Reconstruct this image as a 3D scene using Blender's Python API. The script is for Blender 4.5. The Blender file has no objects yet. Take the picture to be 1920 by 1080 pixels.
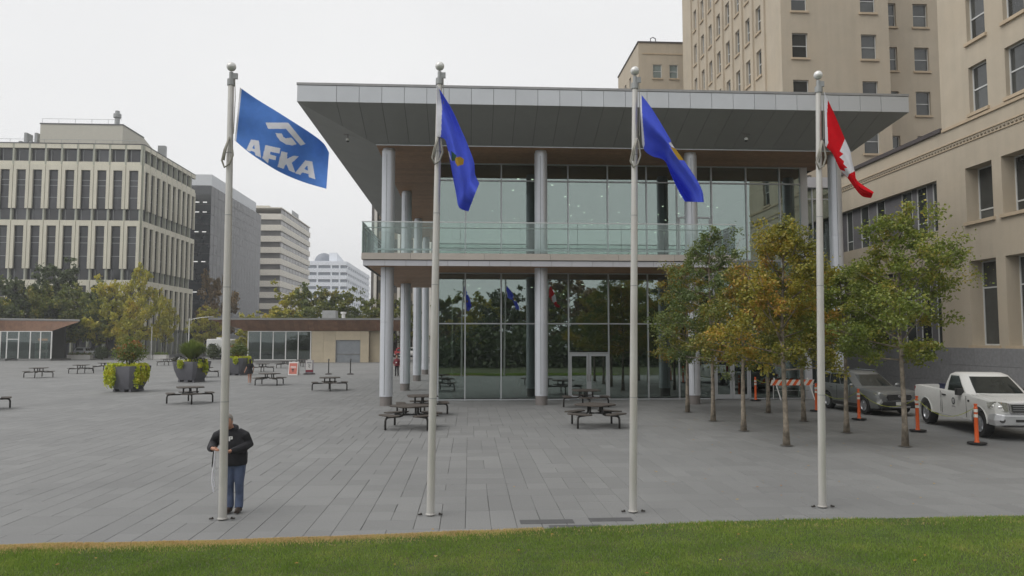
import bpy, bmesh, math, random
from mathutils import Vector, Matrix, noise as mnoise
R = math.radians
random.seed(7)
S = bpy.context.scene
C = S.collection

# ------------------------------------------------------------------ camera, sky, sun, exposure
F, VPX, HY, H = 1400., 880., 636., 3.05          # focal length in photo pixels, depth vanishing point, eye height
psi = math.atan((960 - VPX) / F); th = math.atan((HY - 540) / F)
cd = bpy.data.cameras.new('camera'); cam = bpy.data.objects.new('camera', cd); C.objects.link(cam)
cd.sensor_width = 36; cd.lens = 36 * F / 1920; cd.clip_start = .1; cd.clip_end = 6000
cam.location = (0, 0, H); cam.rotation_euler = (R(90) + th, 0, -psi)
S.camera = cam
S.render.resolution_x, S.render.resolution_y = 1024, 576

SUN_EL, SUN_AZ = 52, 245                        # overcast: soft light, brighter from the left behind the camera
w = bpy.data.worlds.new('World'); S.world = w; w.use_nodes = True
nt = w.node_tree; nt.nodes.clear()
out = nt.nodes.new('ShaderNodeOutputWorld'); bg = nt.nodes.new('ShaderNodeBackground')
sky = nt.nodes.new('ShaderNodeTexSky'); sky.sky_type = 'NISHITA'; sky.sun_disc = False
sky.sun_elevation = R(SUN_EL); sky.sun_rotation = R(SUN_AZ); sky.air_density = 1.; sky.dust_density = 4.
hsv = nt.nodes.new('ShaderNodeHueSaturation'); hsv.inputs['Saturation'].default_value = .06
cl = nt.nodes.new('ShaderNodeTexNoise'); cl.inputs['Scale'].default_value = 1.6; cl.inputs['Detail'].default_value = 5
tc = nt.nodes.new('ShaderNodeTexCoord')
mp = nt.nodes.new('ShaderNodeMapping'); mp.inputs['Scale'].default_value = (1, 1, 2.5)
cr = nt.nodes.new('ShaderNodeValToRGB')
cr.color_ramp.elements[0].position = .3; cr.color_ramp.elements[0].color = (8.2, 8.25, 8.35, 1)
cr.color_ramp.elements[1].position = .75; cr.color_ramp.elements[1].color = (8.9, 8.92, 8.95, 1)
mx = nt.nodes.new('ShaderNodeMixRGB'); mx.inputs[0].default_value = .92
L = nt.links.new
L(tc.outputs['Generated'], mp.inputs['Vector']); L(mp.outputs[0], cl.inputs['Vector']); L(cl.outputs['Fac'], cr.inputs[0])
L(sky.outputs[0], hsv.inputs['Color']); L(hsv.outputs[0], mx.inputs[1]); L(cr.outputs[0], mx.inputs[2])
L(mx.outputs[0], bg.inputs['Color']); bg.inputs['Strength'].default_value = .1
L(bg.outputs[0], out.inputs[0])

sd = bpy.data.lights.new('sun', 'SUN'); sun = bpy.data.objects.new('sun', sd); C.objects.link(sun)
sd.energy = 1.5; sd.angle = R(50); sd.color = (1, .97, .93)
az = R(SUN_AZ)
sdir = Vector((math.sin(az) * math.cos(R(SUN_EL)), math.cos(az) * math.cos(R(SUN_EL)), math.sin(R(SUN_EL))))
sun.rotation_euler = sdir.to_track_quat('Z', 'Y').to_euler(); sun.location = (-30, -20, 60)
S.view_settings.view_transform = 'Standard'; S.view_settings.look = 'None'
S.view_settings.exposure = .14; S.view_settings.gamma = 1

# ------------------------------------------------------------------ pixel -> place (a pixel gives a direction, a known plane the distance)
def ray(px, py):
    x = (px - 960) / F; u = (540 - py) / F
    cf = math.cos(th) - u * math.sin(th); cz = math.sin(th) + u * math.cos(th)
    return x * math.cos(psi) + cf * math.sin(psi), -x * math.sin(psi) + cf * math.cos(psi), cz
def G(px, py, z=0.):
    X, Y, Z = ray(px, py); t = (z - H) / Z; return Vector((X * t, Y * t, z))
def PY(px, py, y):
    X, Y, Z = ray(px, py); t = y / Y; return Vector((X * t, y, H + Z * t))
def PX(px, py, x):
    X, Y, Z = ray(px, py); t = x / X; return Vector((x, Y * t, H + Z * t))

# ------------------------------------------------------------------ materials
MT = {}
def mat(name, col, rough=.6, metal=0., var=.12, scale=1.5, bump=0., bscale=30., streak=0., emit=None, spec=.5, tint=None, objrand=0.):
    if name in MT: return MT[name]
    m = bpy.data.materials.new(name); m.use_nodes = True; MT[name] = m
    t = m.node_tree; b = t.nodes['Principled BSDF']; l = t.links.new
    b.inputs['Roughness'].default_value = rough; b.inputs['Metallic'].default_value = metal
    b.inputs['Specular IOR Level'].default_value = spec
    g = t.nodes.new('ShaderNodeNewGeometry')
    n = t.nodes.new('ShaderNodeTexNoise'); n.inputs['Scale'].default_value = scale; n.inputs['Detail'].default_value = 6
    n.inputs['Roughness'].default_value = .65
    l(g.outputs['Position'], n.inputs['Vector'])
    mr = t.nodes.new('ShaderNodeMapRange'); mr.inputs['From Min'].default_value = .3; mr.inputs['From Max'].default_value = .7
    mr.inputs['To Min'].default_value = 1 - var; mr.inputs['To Max'].default_value = 1 + var
    l(n.outputs['Fac'], mr.inputs['Value'])
    fac = mr.outputs[0]
    def mul(a, bb):
        k = t.nodes.new('ShaderNodeMath'); k.operation = 'MULTIPLY'; l(a, k.inputs[0]); l(bb, k.inputs[1]); return k.outputs[0]
    if streak:
        mp = t.nodes.new('ShaderNodeMapping'); mp.inputs['Scale'].default_value = (3.2, 3.2, .16); l(g.outputs['Position'], mp.inputs['Vector'])
        n2 = t.nodes.new('ShaderNodeTexNoise'); n2.inputs['Scale'].default_value = .7; n2.inputs['Detail'].default_value = 5; l(mp.outputs[0], n2.inputs['Vector'])
        m2 = t.nodes.new('ShaderNodeMapRange'); m2.inputs['From Min'].default_value = .35; m2.inputs['From Max'].default_value = .7
        m2.inputs['To Min'].default_value = 1 + streak * .4; m2.inputs['To Max'].default_value = 1 - streak; l(n2.outputs['Fac'], m2.inputs['Value'])
        fac = mul(fac, m2.outputs[0])
    if objrand:
        oi = t.nodes.new('ShaderNodeObjectInfo'); m3 = t.nodes.new('ShaderNodeMapRange')
        m3.inputs['To Min'].default_value = 1 - objrand; m3.inputs['To Max'].default_value = 1 + objrand
        isl = t.nodes.new('ShaderNodeMath'); isl.operation = 'ADD'
        l(oi.outputs['Random'], isl.inputs[0]); l(g.outputs['Random Per Island'], isl.inputs[1])
        fr = t.nodes.new('ShaderNodeMath'); fr.operation = 'FRACT'; l(isl.outputs[0], fr.inputs[0])
        l(fr.outputs[0], m3.inputs['Value']); fac = mul(fac, m3.outputs[0])
    vm = t.nodes.new('ShaderNodeVectorMath'); vm.operation = 'SCALE'; vm.inputs[0].default_value = col[:3]
    l(fac, vm.inputs['Scale'])
    o = vm.outputs[0]
    if tint:                                    # second colour in patches of its own
        n4 = t.nodes.new('ShaderNodeTexNoise'); n4.inputs['Scale'].default_value = tint[1]; n4.inputs['Detail'].default_value = 4
        l(g.outputs['Position'], n4.inputs['Vector'])
        m4 = t.nodes.new('ShaderNodeMapRange'); m4.inputs['From Min'].default_value = .42; m4.inputs['From Max'].default_value = .68
        m4.inputs['To Max'].default_value = tint[2]; l(n4.outputs['Fac'], m4.inputs['Value'])
        mm = t.nodes.new('ShaderNodeMixRGB'); mm.inputs[2].default_value = (*tint[0], 1); l(m4.outputs[0], mm.inputs[0]); l(o, mm.inputs[1]); o = mm.outputs[0]
    l(o, b.inputs['Base Color'])
    if bump:
        nb = t.nodes.new('ShaderNodeTexNoise'); nb.inputs['Scale'].default_value = bscale; nb.inputs['Detail'].default_value = 4
        l(g.outputs['Position'], nb.inputs['Vector'])
        bp = t.nodes.new('ShaderNodeBump'); bp.inputs['Strength'].default_value = bump; bp.inputs['Distance'].default_value = .02
        l(nb.outputs['Fac'], bp.inputs['Height']); l(bp.outputs[0], b.inputs['Normal'])
    if emit:
        b.inputs['Emission Color'].default_value = (*emit[0], 1); b.inputs['Emission Strength'].default_value = emit[1]
    return m
def glassmat(name, refl, tint, trans=(.6, .7, .66), rough=.0):
    """coated pane: part mirror, part tinted see-through"""
    m = bpy.data.materials.new(name); m.use_nodes = True; MT[name] = m
    t = m.node_tree; t.nodes.clear(); l = t.links.new
    o = t.nodes.new('ShaderNodeOutputMaterial'); mx = t.nodes.new('ShaderNodeMixShader')
    tr = t.nodes.new('ShaderNodeBsdfTransparent'); tr.inputs[0].default_value = (*trans, 1)
    gl = t.nodes.new('ShaderNodeBsdfGlossy'); gl.inputs['Color'].default_value = (*tint, 1); gl.inputs['Roughness'].default_value = rough
    fr = t.nodes.new('ShaderNodeFresnel'); fr.inputs['IOR'].default_value = 1.45
    ad = t.nodes.new('ShaderNodeMath'); ad.operation = 'ADD'; ad.inputs[1].default_value = refl; ad.use_clamp = True
    g = t.nodes.new('ShaderNodeNewGeometry'); n = t.nodes.new('ShaderNodeTexNoise'); n.inputs['Scale'].default_value = .35
    l(g.outputs['Position'], n.inputs['Vector'])
    bp = t.nodes.new('ShaderNodeBump'); bp.inputs['Strength'].default_value = .06; bp.inputs['Distance'].default_value = .05
    l(n.outputs['Fac'], bp.inputs['Height']); l(bp.outputs[0], gl.inputs['Normal'])
    l(fr.outputs[0], ad.inputs[0]); l(ad.outputs[0], mx.inputs[0]); l(tr.outputs[0], mx.inputs[1]); l(gl.outputs[0], mx.inputs[2]); l(mx.outputs[0], o.inputs[0])
    return m
def leafmat(name, cols, nscale=.5, dark=.75):
    """cols: list of (pos, rgb) for a ramp driven by clump noise and by each leaf"""
    m = bpy.data.materials.new(name); m.use_nodes = True; MT[name] = m
    t = m.node_tree; t.nodes.clear(); l = t.links.new
    o = t.nodes.new('ShaderNodeOutputMaterial'); g = t.nodes.new('ShaderNodeNewGeometry')
    n = t.nodes.new('ShaderNodeTexNoise'); n.inputs['Scale'].default_value = nscale; n.inputs['Detail'].default_value = 3
    l(g.outputs['Position'], n.inputs['Vector'])
    a = t.nodes.new('ShaderNodeMath'); a.operation = 'MULTIPLY_ADD'; a.inputs[1].default_value = .32; a.inputs[2].default_value = -.16
    l(g.outputs['Random Per Island'], a.inputs[0])
    s = t.nodes.new('ShaderNodeMath'); s.operation = 'ADD'; l(a.outputs[0], s.inputs[0]); l(n.outputs['Fac'], s.inputs[1])
    r = t.nodes.new('ShaderNodeValToRGB'); el = r.color_ramp.elements
    while len(el) < len(cols): el.new(.5)
    for e, (p, c) in zip(el, cols): e.position = p; e.color = (*c, 1)
    l(s.outputs[0], r.inputs[0])
    d = t.nodes.new('ShaderNodeBsdfDiffuse'); tl = t.nodes.new('ShaderNodeBsdfTranslucent'); mx = t.nodes.new('ShaderNodeMixShader'); mx.inputs[0].default_value = .35
    gs = t.nodes.new('ShaderNodeBsdfGlossy'); gs.inputs['Roughness'].default_value = .45; m2 = t.nodes.new('ShaderNodeMixShader'); m2.inputs[0].default_value = .04
    l(r.outputs[0], d.inputs[0]); l(r.outputs[0], tl.inputs[0]); l(d.outputs[0], mx.inputs[1]); l(tl.outputs[0], mx.inputs[2])
    l(mx.outputs[0], m2.inputs[1]); l(gs.outputs[0], m2.inputs[2]); l(m2.outputs[0], o.inputs[0])
    return m

# ------------------------------------------------------------------ object helpers
def tag(o, label=None, cat=None, group=None, kind=None):
    if label: o['label'] = label
    if cat: o['category'] = cat
    if group: o['group'] = group
    if kind: o['kind'] = kind
    return o
def thing(name, label, cat, loc=(0, 0, 0), rz=0., group=None):
    o = bpy.data.objects.new(name, None); C.objects.link(o); o.empty_display_size = .3
    o.location = loc; o.rotation_euler = (0, 0, rz); return tag(o, label, cat, group)
def link(name, me, parent=None, loc=(0, 0, 0), rot=(0, 0, 0), sc=(1, 1, 1)):
    o = bpy.data.objects.new(name, me); C.objects.link(o); o.parent = parent
    o.location = loc; o.rotation_euler = rot; o.scale = sc; return o
CUBE = {}
def cube(m):
    if m.name not in CUBE:
        v = [(x, y, z) for x in (-.5, .5) for y in (-.5, .5) for z in (-.5, .5)]
        f = [(0, 1, 3, 2), (4, 6, 7, 5), (0, 4, 5, 1), (2, 3, 7, 6), (0, 2, 6, 4), (1, 5, 7, 3)]
        me = bpy.data.meshes.new('block'); me.from_pydata(v, [], f); me.materials.append(m); CUBE[m.name] = me
    return CUBE[m.name]
def wbox(name, m, parent, x0, x1, y0, y1, z0, z1):
    """box given in world coordinates under an unrotated thing (or part of one)"""
    p = Vector((0, 0, 0)); q = parent; s = Vector((1, 1, 1))
    chain = []
    while q: chain.append(q); q = q.parent
    c = Vector(((x0 + x1) / 2, (y0 + y1) / 2, (z0 + z1) / 2)); d = Vector((abs(x1 - x0), abs(y1 - y0), abs(z1 - z0)))
    for k in reversed(chain):
        c = c - k.location; c = Vector((c.x / k.scale.x, c.y / k.scale.y, c.z / k.scale.z)); d = Vector((d.x / k.scale.x, d.y / k.scale.y, d.z / k.scale.z))
    return link(name, cube(m), parent, c, (0, 0, 0), d)
def lbox(name, m, parent, c, d, rot=(0, 0, 0)):
    return link(name, cube(m), parent, c, rot, d)
class MB:
    def __init__(s): s.v = []; s.f = []; s.mi = []
    def add(s, vs, fs, mi=0):
        o = len(s.v); s.v += [tuple(a) for a in vs]; s.f += [tuple(i + o for i in f) for f in fs]; s.mi += [mi] * len(fs); return s
    def box(s, x0, x1, y0, y1, z0, z1, mi=0):
        v = [(x, y, z) for x in (x0, x1) for y in (y0, y1) for z in (z0, z1)]
        return s.add(v, [(0, 1, 3, 2), (4, 6, 7, 5), (0, 4, 5, 1), (2, 3, 7, 6), (0, 2, 6, 4), (1, 5, 7, 3)], mi)
    def tube(s, pts, rad, n=8, cap=True, mi=0):
        pts = [Vector(p) for p in pts]; k = len(pts)
        if not hasattr(rad, '__len__'): rad = [rad] * k
        vs = []; up = Vector((0, 0, 1)); prev = None
        for i, p in enumerate(pts):
            d = (pts[min(i + 1, k - 1)] - pts[max(i - 1, 0)]); d = d.normalized() if d.length > 1e-9 else Vector((0, 0, 1))
            if prev is None:
                a = d.cross(up) if abs(d.z) < .95 else d.cross(Vector((1, 0, 0)))
            else: a = prev - d * prev.dot(d)
            a.normalize(); prev = a; b = d.cross(a)
            for j in range(n):
                t = 2 * math.pi * j / n; vs.append(p + (a * math.cos(t) + b * math.sin(t)) * rad[i])
        fs = [(i * n + j, i * n + (j + 1) % n, (i + 1) * n + (j + 1) % n, (i + 1) * n + j) for i in range(k - 1) for j in range(n)]
        if cap: fs += [tuple(range(n))[::-1], tuple(range((k - 1) * n, k * n))]
        return s.add(vs, fs, mi)
    def lathe(s, prof, n=16, c=(0, 0, 0), mi=0):
        vs = [(c[0] + r * math.cos(2 * math.pi * j / n), c[1] + r * math.sin(2 * math.pi * j / n), c[2] + z) for r, z in prof for j in range(n)]
        k = len(prof); fs = [(i * n + j, i * n + (j + 1) % n, (i + 1) * n + (j + 1) % n, (i + 1) * n + j) for i in range(k - 1) for j in range(n)]
        fs += [tuple(range(n))[::-1], tuple(range((k - 1) * n, k * n))]
        return s.add(vs, fs, mi)
    def sphere(s, c, r, n=14, k=8, sc=(1, 1, 1), mi=0):
        pr = [(max(1e-4, math.sin(math.pi * i / k)), -math.cos(math.pi * i / k)) for i in range(k + 1)]
        vs = [(c[0] + r * sc[0] * a * math.cos(2 * math.pi * j / n), c[1] + r * sc[1] * a * math.sin(2 * math.pi * j / n), c[2] + r * sc[2] * z) for a, z in pr for j in range(n)]
        fs = [(i * n + j, i * n + (j + 1) % n, (i + 1) * n + (j + 1) % n, (i + 1) * n + j) for i in range(k) for j in range(n)]
        return s.add(vs, fs, mi)
    def prism(s, poly, axis, a, b, mi=0):
        """poly of 2D points, extruded along axis from a to b (x: poly=(y,z), y: poly=(x,z), z: poly=(x,y))"""
        def P(p, t): return (t, p[0], p[1]) if axis == 'x' else (p[0], t, p[1]) if axis == 'y' else (p[0], p[1], t)
        n = len(poly); vs = [P(p, a) for p in poly] + [P(p, b) for p in poly]
        fs = [tuple(range(n)), tuple(range(n, 2 * n))[::-1]] + [(i, i + n, (i + 1) % n + n, (i + 1) % n) for i in range(n)]
        return s.add(vs, fs, mi)
    def loft(s, secs, cap=True, mi=0):
        n = len(secs[0]); vs = [p for q in secs for p in q]
        fs = [(i * n + j, (i + 1) * n + j, (i + 1) * n + (j + 1) % n, i * n + (j + 1) % n) for i in range(len(secs) - 1) for j in range(n)]
        if cap: fs += [tuple(range(n)), tuple(range((len(secs) - 1) * n, len(secs) * n))[::-1]]
        return s.add(vs, fs, mi)
    def mesh(s, name, mats, smooth=False, fix=True):
        me = bpy.data.meshes.new(name); me.from_pydata(s.v, [], s.f)
        for m in (mats if isinstance(mats, (list, tuple)) else [mats]): me.materials.append(m)
        if any(s.mi): me.polygons.foreach_set('material_index', s.mi)
        if fix:
            bm = bmesh.new(); bm.from_mesh(me); bmesh.ops.recalc_face_normals(bm, faces=bm.faces); bm.to_mesh(me); bm.free()
        if smooth:
            me.shade_smooth()
            if smooth != 'all': me.set_sharp_from_angle(angle=R(40))
        me.update(); return me
    def build(s, name, mats, parent=None, loc=(0, 0, 0), rot=(0, 0, 0), smooth=False, fix=True):
        return link(name, s.mesh(name, mats, smooth, fix), parent, loc, rot)
def bevel(o, w=.02, seg=2):
    b = o.modifiers.new('bevel', 'BEVEL'); b.width = w; b.segments = seg; b.limit_method = 'ANGLE'; b.angle_limit = R(35); return o
def copy_tree(o, parent=None):
    c = o.copy(); C.objects.link(c); c.parent = parent
    for ch in [k for k in bpy.data.objects if k.parent == o]: copy_tree(ch, c)
    return c
def skin(name, pts, edges, m, parent, sub=2, root=0):
    """one continuous surface grown round a skeleton: pts (x, y, z, radius or (rx, ry))"""
    me = bpy.data.meshes.new(name); me.from_pydata([p[:3] for p in pts], edges, []); me.materials.append(m)
    o = link(name, me, parent)
    o.modifiers.new('skin', 'SKIN').use_smooth_shade = True
    if not me.skin_vertices: me.attributes.new
    sv = me.skin_vertices[0].data if me.skin_vertices else None
    return o, sv
def skinned(name, pts, edges, m, parent, sub=2, root=0):
    bm = bmesh.new(); lay = bm.verts.layers.skin.verify()
    vs = []
    for i, p in enumerate(pts):
        v = bm.verts.new(p[:3]); r = p[3]; v[lay].radius = r if hasattr(r, '__len__') else (r, r)
        v[lay].use_root = (i == root); vs.append(v)
    for a, b in edges: bm.edges.new((vs[a], vs[b]))
    me = bpy.data.meshes.new(name); bm.to_mesh(me); bm.free()
    o = bpy.data.objects.new(name, me); C.objects.link(o)
    k = o.modifiers.new('skin', 'SKIN'); k.use_smooth_shade = True; k.branch_smoothing = .6
    o.modifiers.new('sub', 'SUBSURF').levels = sub; o.modifiers['sub'].render_levels = sub
    dg = bpy.context.evaluated_depsgraph_get(); dg.update()
    m2 = bpy.data.meshes.new_from_object(o.evaluated_get(dg)); m2.name = name
    o.modifiers.clear(); o.data = m2; bpy.data.meshes.remove(me)
    m2.materials.clear(); m2.materials.append(m); m2.shade_smooth(); o.parent = parent
    return o
def cut(o, cutter_mesh):
    """cut openings (wheel arches) into a mesh for good"""
    k = bpy.data.objects.new('cutter', cutter_mesh); C.objects.link(k)
    k.parent = o.parent; k.matrix_parent_inverse = Matrix()
    b = o.modifiers.new('cut', 'BOOLEAN'); b.operation = 'DIFFERENCE'; b.object = k; b.solver = 'EXACT'
    dg = bpy.context.evaluated_depsgraph_get(); dg.update()
    m2 = bpy.data.meshes.new_from_object(o.evaluated_get(dg)); o.modifiers.clear(); o.data = m2
    bpy.data.objects.remove(k); return o

# ------------------------------------------------------------------ palette
stone = mat('sand limestone', (.46, .40, .312), .85, var=.07, scale=.6, bump=.12, bscale=25, streak=.06, tint=((.46, .385, .285), .35, .45))
stone2 = mat('sand limestone trim', (.48, .385, .27), .85, var=.1, scale=1.5)
granite = mat('grey granite', (.235, .235, .24), .6, var=.15, scale=6, objrand=.06)
metalw = mat('white aluminium', (.60, .62, .66), .35, .3, var=.03, objrand=.03)
fasciam = mat('silver cladding', (.50, .52, .54), .35, .35, var=.03, objrand=.04)
soffitm = mat('charcoal soffit cladding', (.28, .285, .275), .6, 0., var=.04, objrand=.04)
woodm = mat('cedar soffit', (.34, .19, .10), .55, var=.2, scale=3, objrand=.12)
mull = mat('mullion aluminium', (.52, .54, .56), .4, .4, var=.03)
mulld = mat('dark gasket', (.05, .05, .05), .6)
tintglass = glassmat('tinted coated glass', .26, (.87, 1., .96), (.42, .5, .46))
railglass = glassmat('green rail glass', .025, (.92, 1, .97), (.90, .952, .93))
darkglass = mat('dark window glass', (.05, .054, .052), .08, var=.5, scale=.35, spec=.7, objrand=.5)
black = mat('black rubber', (.02, .02, .02), .8)
# ------------------------------------------------------------------ ground, road, lawn, paving
groundm = mat('ground earth and asphalt', (.10, .10, .10), .9, var=.15, scale=.5)
g = MB(); g.add([(-3000, -600, 0), (3000, -600, 0), (3000, 5000, 0), (-3000, 5000, 0)], [(0, 1, 2, 3)])
tag(g.build('ground', groundm, loc=(0, 0, -.06)), kind='structure')
# plaza bed (seen in the joints and, far off, as the paving itself)
pm = mat('granite paving', (.203, .205, .203), .75, var=.17, scale=38, bump=.2, bscale=120, objrand=.085, tint=((.160, .162, .162), .22, .6))
bedm = bpy.data.materials.new('paving far'); bedm.use_nodes = True
t = bedm.node_tree; b = t.nodes['Principled BSDF']; b.inputs['Roughness'].default_value = .75
ge = t.nodes.new('ShaderNodeNewGeometry'); mpg = t.nodes.new('ShaderNodeMapping'); mpg.inputs['Rotation'].default_value = (0, 0, R(90))
br = t.nodes.new('ShaderNodeTexBrick'); br.inputs['Scale'].default_value = 1; br.inputs['Brick Width'].default_value = .95; br.inputs['Row Height'].default_value = .42
br.inputs['Mortar Size'].default_value = .008; br.inputs['Color1'].default_value = (.183, .184, .181, 1); br.inputs['Color2'].default_value = (.207, .208, .204, 1); br.inputs['Mortar'].default_value = (.11, .11, .108, 1)
nz = t.nodes.new('ShaderNodeTexNoise'); nz.inputs['Scale'].default_value = .25; nz.inputs['Detail'].default_value = 5
mr = t.nodes.new('ShaderNodeMapRange'); mr.inputs['From Min'].default_value = .3; mr.inputs['From Max'].default_value = .7; mr.inputs['To Min'].default_value = .88; mr.inputs['To Max'].default_value = 1.08
sc = t.nodes.new('ShaderNodeVectorMath'); sc.operation = 'SCALE'
t.links.new(ge.outputs['Position'], mpg.inputs['Vector']); t.links.new(mpg.outputs[0], br.inputs['Vector']); t.links.new(ge.outputs['Position'], nz.inputs['Vector'])
t.links.new(nz.outputs['Fac'], mr.inputs['Value']); t.links.new(br.outputs['Color'], sc.inputs[0]); t.links.new(mr.outputs[0], sc.inputs['Scale']); t.links.new(sc.outputs[0], b.inputs['Base Color'])
edge_px = [(-500, 1034), (-200, 1030), (0, 1028), (300, 1022), (500, 1016), (700, 1008), (900, 1000), (1050, 993), (1200, 987), (1350, 981), (1500, 977), (1700, 974), (1920, 970), (2300, 968)]
edge = [G(*p) for p in edge_px]
def edge_y(x):
    if x <= edge[0].x: return edge[0].y
    for a, c in zip(edge, edge[1:]):
        if a.x <= x <= c.x: return a.y + (c.y - a.y) * (x - a.x) / (c.x - a.x)
    return edge[-1].y
jointm = mat('sanded joint', (.10, .10, .096), .95, var=.2, scale=4)
FARY = 62.
g = MB(); g.add([(-80, -60, 0), (30, -60, 0), (30, FARY + 4, 0), (-80, FARY + 4, 0)], [(0, 1, 2, 3)])
plaza = tag(g.build('plaza', jointm, loc=(0, 0, -.02)), kind='structure')
g = MB(); g.add([(-120, 57.5, 0), (24.5, 57.5, 0), (24.5, 118, 0), (-120, 118, 0)], [(0, 1, 2, 3)]); g.add([(-120, 8, 0), (-45, 8, 0), (-45, 57.4, 0), (-120, 57.4, 0)], [(0, 1, 2, 3)])
tag(g.build('plaza_far_paving', bedm, loc=(0, 0, -.004)), kind='structure')
# pavers: pairs of columns along the depth, staggered lengths, some laid double wide
CW = .42
def paver_verts(wd, ln, gx, gy):
    hw, hl = (wd - gx) / 2, (ln - gy) / 2; e = .005
    top = [(-hw + e, -hl + e, 0), (hw - e, -hl + e, 0), (hw - e, hl - e, 0), (-hw + e, hl - e, 0)]
    mid = [(-hw, -hl, -e), (hw, -hl, -e), (hw, hl, -e), (-hw, hl, -e)]; bot = [(x, y, -.019) for x, y, z in mid]
    return top + mid + bot
PF = [(0, 1, 2, 3)] + [(i, i + 4, (i + 1) % 4 + 4, (i + 1) % 4) for i in range(4)] + [(i + 4, i + 8, (i + 1) % 4 + 8, (i + 1) % 4 + 4) for i in range(4)]
rp = random.Random(3); allp = []; pmesh = {}
yb0 = 8.6
while yb0 < FARY - 4.5:                           # bands of courses, each shifted against the last
    nseg = rp.choice((2, 3, 4, 5)); of_ = rp.choice((0, CW, CW / 2))
    for i in range(-60, 32):
        x = -.05 + i * 2 * CW + of_
        if x < -46 or x > 24.0: continue
        k_ = 0; y = yb0
        while k_ < nseg:
            k = rp.random()
            if k < .55 or k_ == nseg - 1:
                if rp.random() < .55: allp.append((x + CW, y + .31, 2 * CW, .62))
                else: allp += [(x + CW / 2, y + .31, CW, .62), (x + 1.5 * CW, y + .31, CW, .62)]
                y += .62; k_ += 1
            elif k < .75: allp += [(x + CW / 2, y + .62, CW, 1.24), (x + 1.5 * CW, y + .62, CW, 1.24)]; y += 1.24; k_ += 2
            else:
                xa, xb = (x + CW / 2, x + 1.5 * CW) if rp.random() < .5 else (x + 1.5 * CW, x + CW / 2)
                allp += [(xa, y + .62, CW, 1.24), (xb, y + .31, CW, .62), (xb, y + .93, CW, .62)]; y += 1.24; k_ += 2
    yb0 += nseg * .62
PAVE_END = yb0
allp = [p for p in allp if p[1] - p[3] / 2 > edge_y(p[0]) - 1.2]
def seen(x, y): return abs(math.atan2(x, y) - psi) < R(34.8) and y > edge_y(x)
vs_ = set(sorted([p for p in allp if seen(p[0], p[1])], key=lambda p: -p[2] * p[3] / p[1] ** 3)[:296]); rest = MB()
for p in allp:
    x, yc, wd, ln = p; z = rp.uniform(-.0015, .0015); gx = rp.choice((.003, .004, .005, .010)); gy = rp.choice((.004, .006, .010))
    if p in vs_:
        if (wd, ln, gx, gy) not in pmesh: q = MB(); q.add(paver_verts(wd, ln, gx, gy), PF); pmesh[(wd, ln, gx, gy)] = q.mesh('paver', pm)
        link('paver', pmesh[(wd, ln, gx, gy)], plaza, (x, yc, .02 + z))
    else: rest.add([(vx + x, vy + yc, vz + z) for vx, vy, vz in paver_verts(wd, ln, gx, gy)], PF)
tag(rest.build('paving_field', pm, plaza, (0, 0, .02), fix=False), kind='stuff')
dkm = mat('dark damp granite', (.085, .086, .088), .7, var=.15, scale=8)
for (a, b_, c_, d_) in ((975, 1076, 974.5, 982), (1030, 1128, 984.5, 991.5), (1104, 1186, 971, 977.5)):
    p0 = G(a, (c_ + d_) / 2); p1 = G(b_, (c_ + d_) / 2); y0 = G((a + b_) / 2, d_).y; y1 = G((a + b_) / 2, c_).y
    o = lbox('paver', dkm, plaza, ((p0.x + p1.x) / 2, (y0 + y1) / 2, .02 - .006), (p1.x - p0.x, y1 - y0, .02)); o['label'] = 'dark grey paver set into the paving by the lawn'

# lawn: soil sheet and grass
soil = mat('lawn soil', (.05, .07, .02), .95, var=.25, scale=6, tint=((.10, .08, .03), 2., .5))
g = MB(); xs = [e.x for e in edge]
pts = [(-60, edge[0].y, 0)] + [(e.x, e.y, 0) for e in edge] + [(60, edge[-1].y, 0)]
n = len(pts); g.add(pts + [(p[0], -80, 0) for p in pts], [(i, i + 1, n + i + 1, n + i) for i in range(n - 1)])
# a real turf lip standing on the paving
lawn = tag(g.build('lawn', soil, loc=(0, 0, .022)), kind='structure')
def blade_field(rng, n, x0, x1, y0f, y1f, hmin, hmax, wd, fade=False):
    q = MB()
    for _ in range(n):
        x = rng.uniform(x0, x1)
        if fade and rng.random() < min(.97, max(0, (x + 4.2) / 6.5)): continue
        ya, yb = y0f(x), y1f(x); y = rng.uniform(ya, yb) if not fade else yb - min(abs(rng.gauss(0, .19)), rng.expovariate(6.))
        a = rng.uniform(0, 2 * math.pi); hh = rng.uniform(hmin, hmax) * (.75 + .5 * mnoise.noise((x * .9, y * .9, 0))); lean = rng.uniform(.1, .75) * hh; la = rng.uniform(0, 2 * math.pi)
        dx, dy = math.cos(a) * wd / 2, math.sin(a) * wd / 2
        q.v += [(x - dx, y - dy, 0), (x + dx, y + dy, 0), (x + dx * .7 + math.cos(la) * lean * .4, y + dy * .7 + math.sin(la) * lean * .4, hh * .6), (x + math.cos(la) * lean, y + math.sin(la) * lean, hh)]
        o = len(q.v) - 4; q.f += [(o, o + 1, o + 2), (o, o + 2, o + 3)]; q.mi += [0, 0]
    return q
rg = random.Random(11)
grassm = leafmat('lawn blades', [(.25, (.13, .215, .03)), (.5, (.20, .31, .045)), (.72, (.29, .37, .07)), (.9, (.42, .37, .13))], .9)
drym = leafmat('dry lawn edge blades', [(.25, (.56, .42, .19)), (.5, (.68, .50, .25)), (.72, (.58, .50, .18)), (.88, (.72, .60, .36))], 2.)
q = blade_field(rg, 330000, -9.5, 12.5, lambda x: 8.2, lambda x: edge_y(x) + .012 + .035 * mnoise.noise((x * 6, 3, 0)), .025, .06, .007)
tag(q.build('lawn_grass', grassm, loc=(0, 0, .02), fix=False), 'short mown green lawn grass in the foreground', 'grass', kind='stuff')
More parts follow.
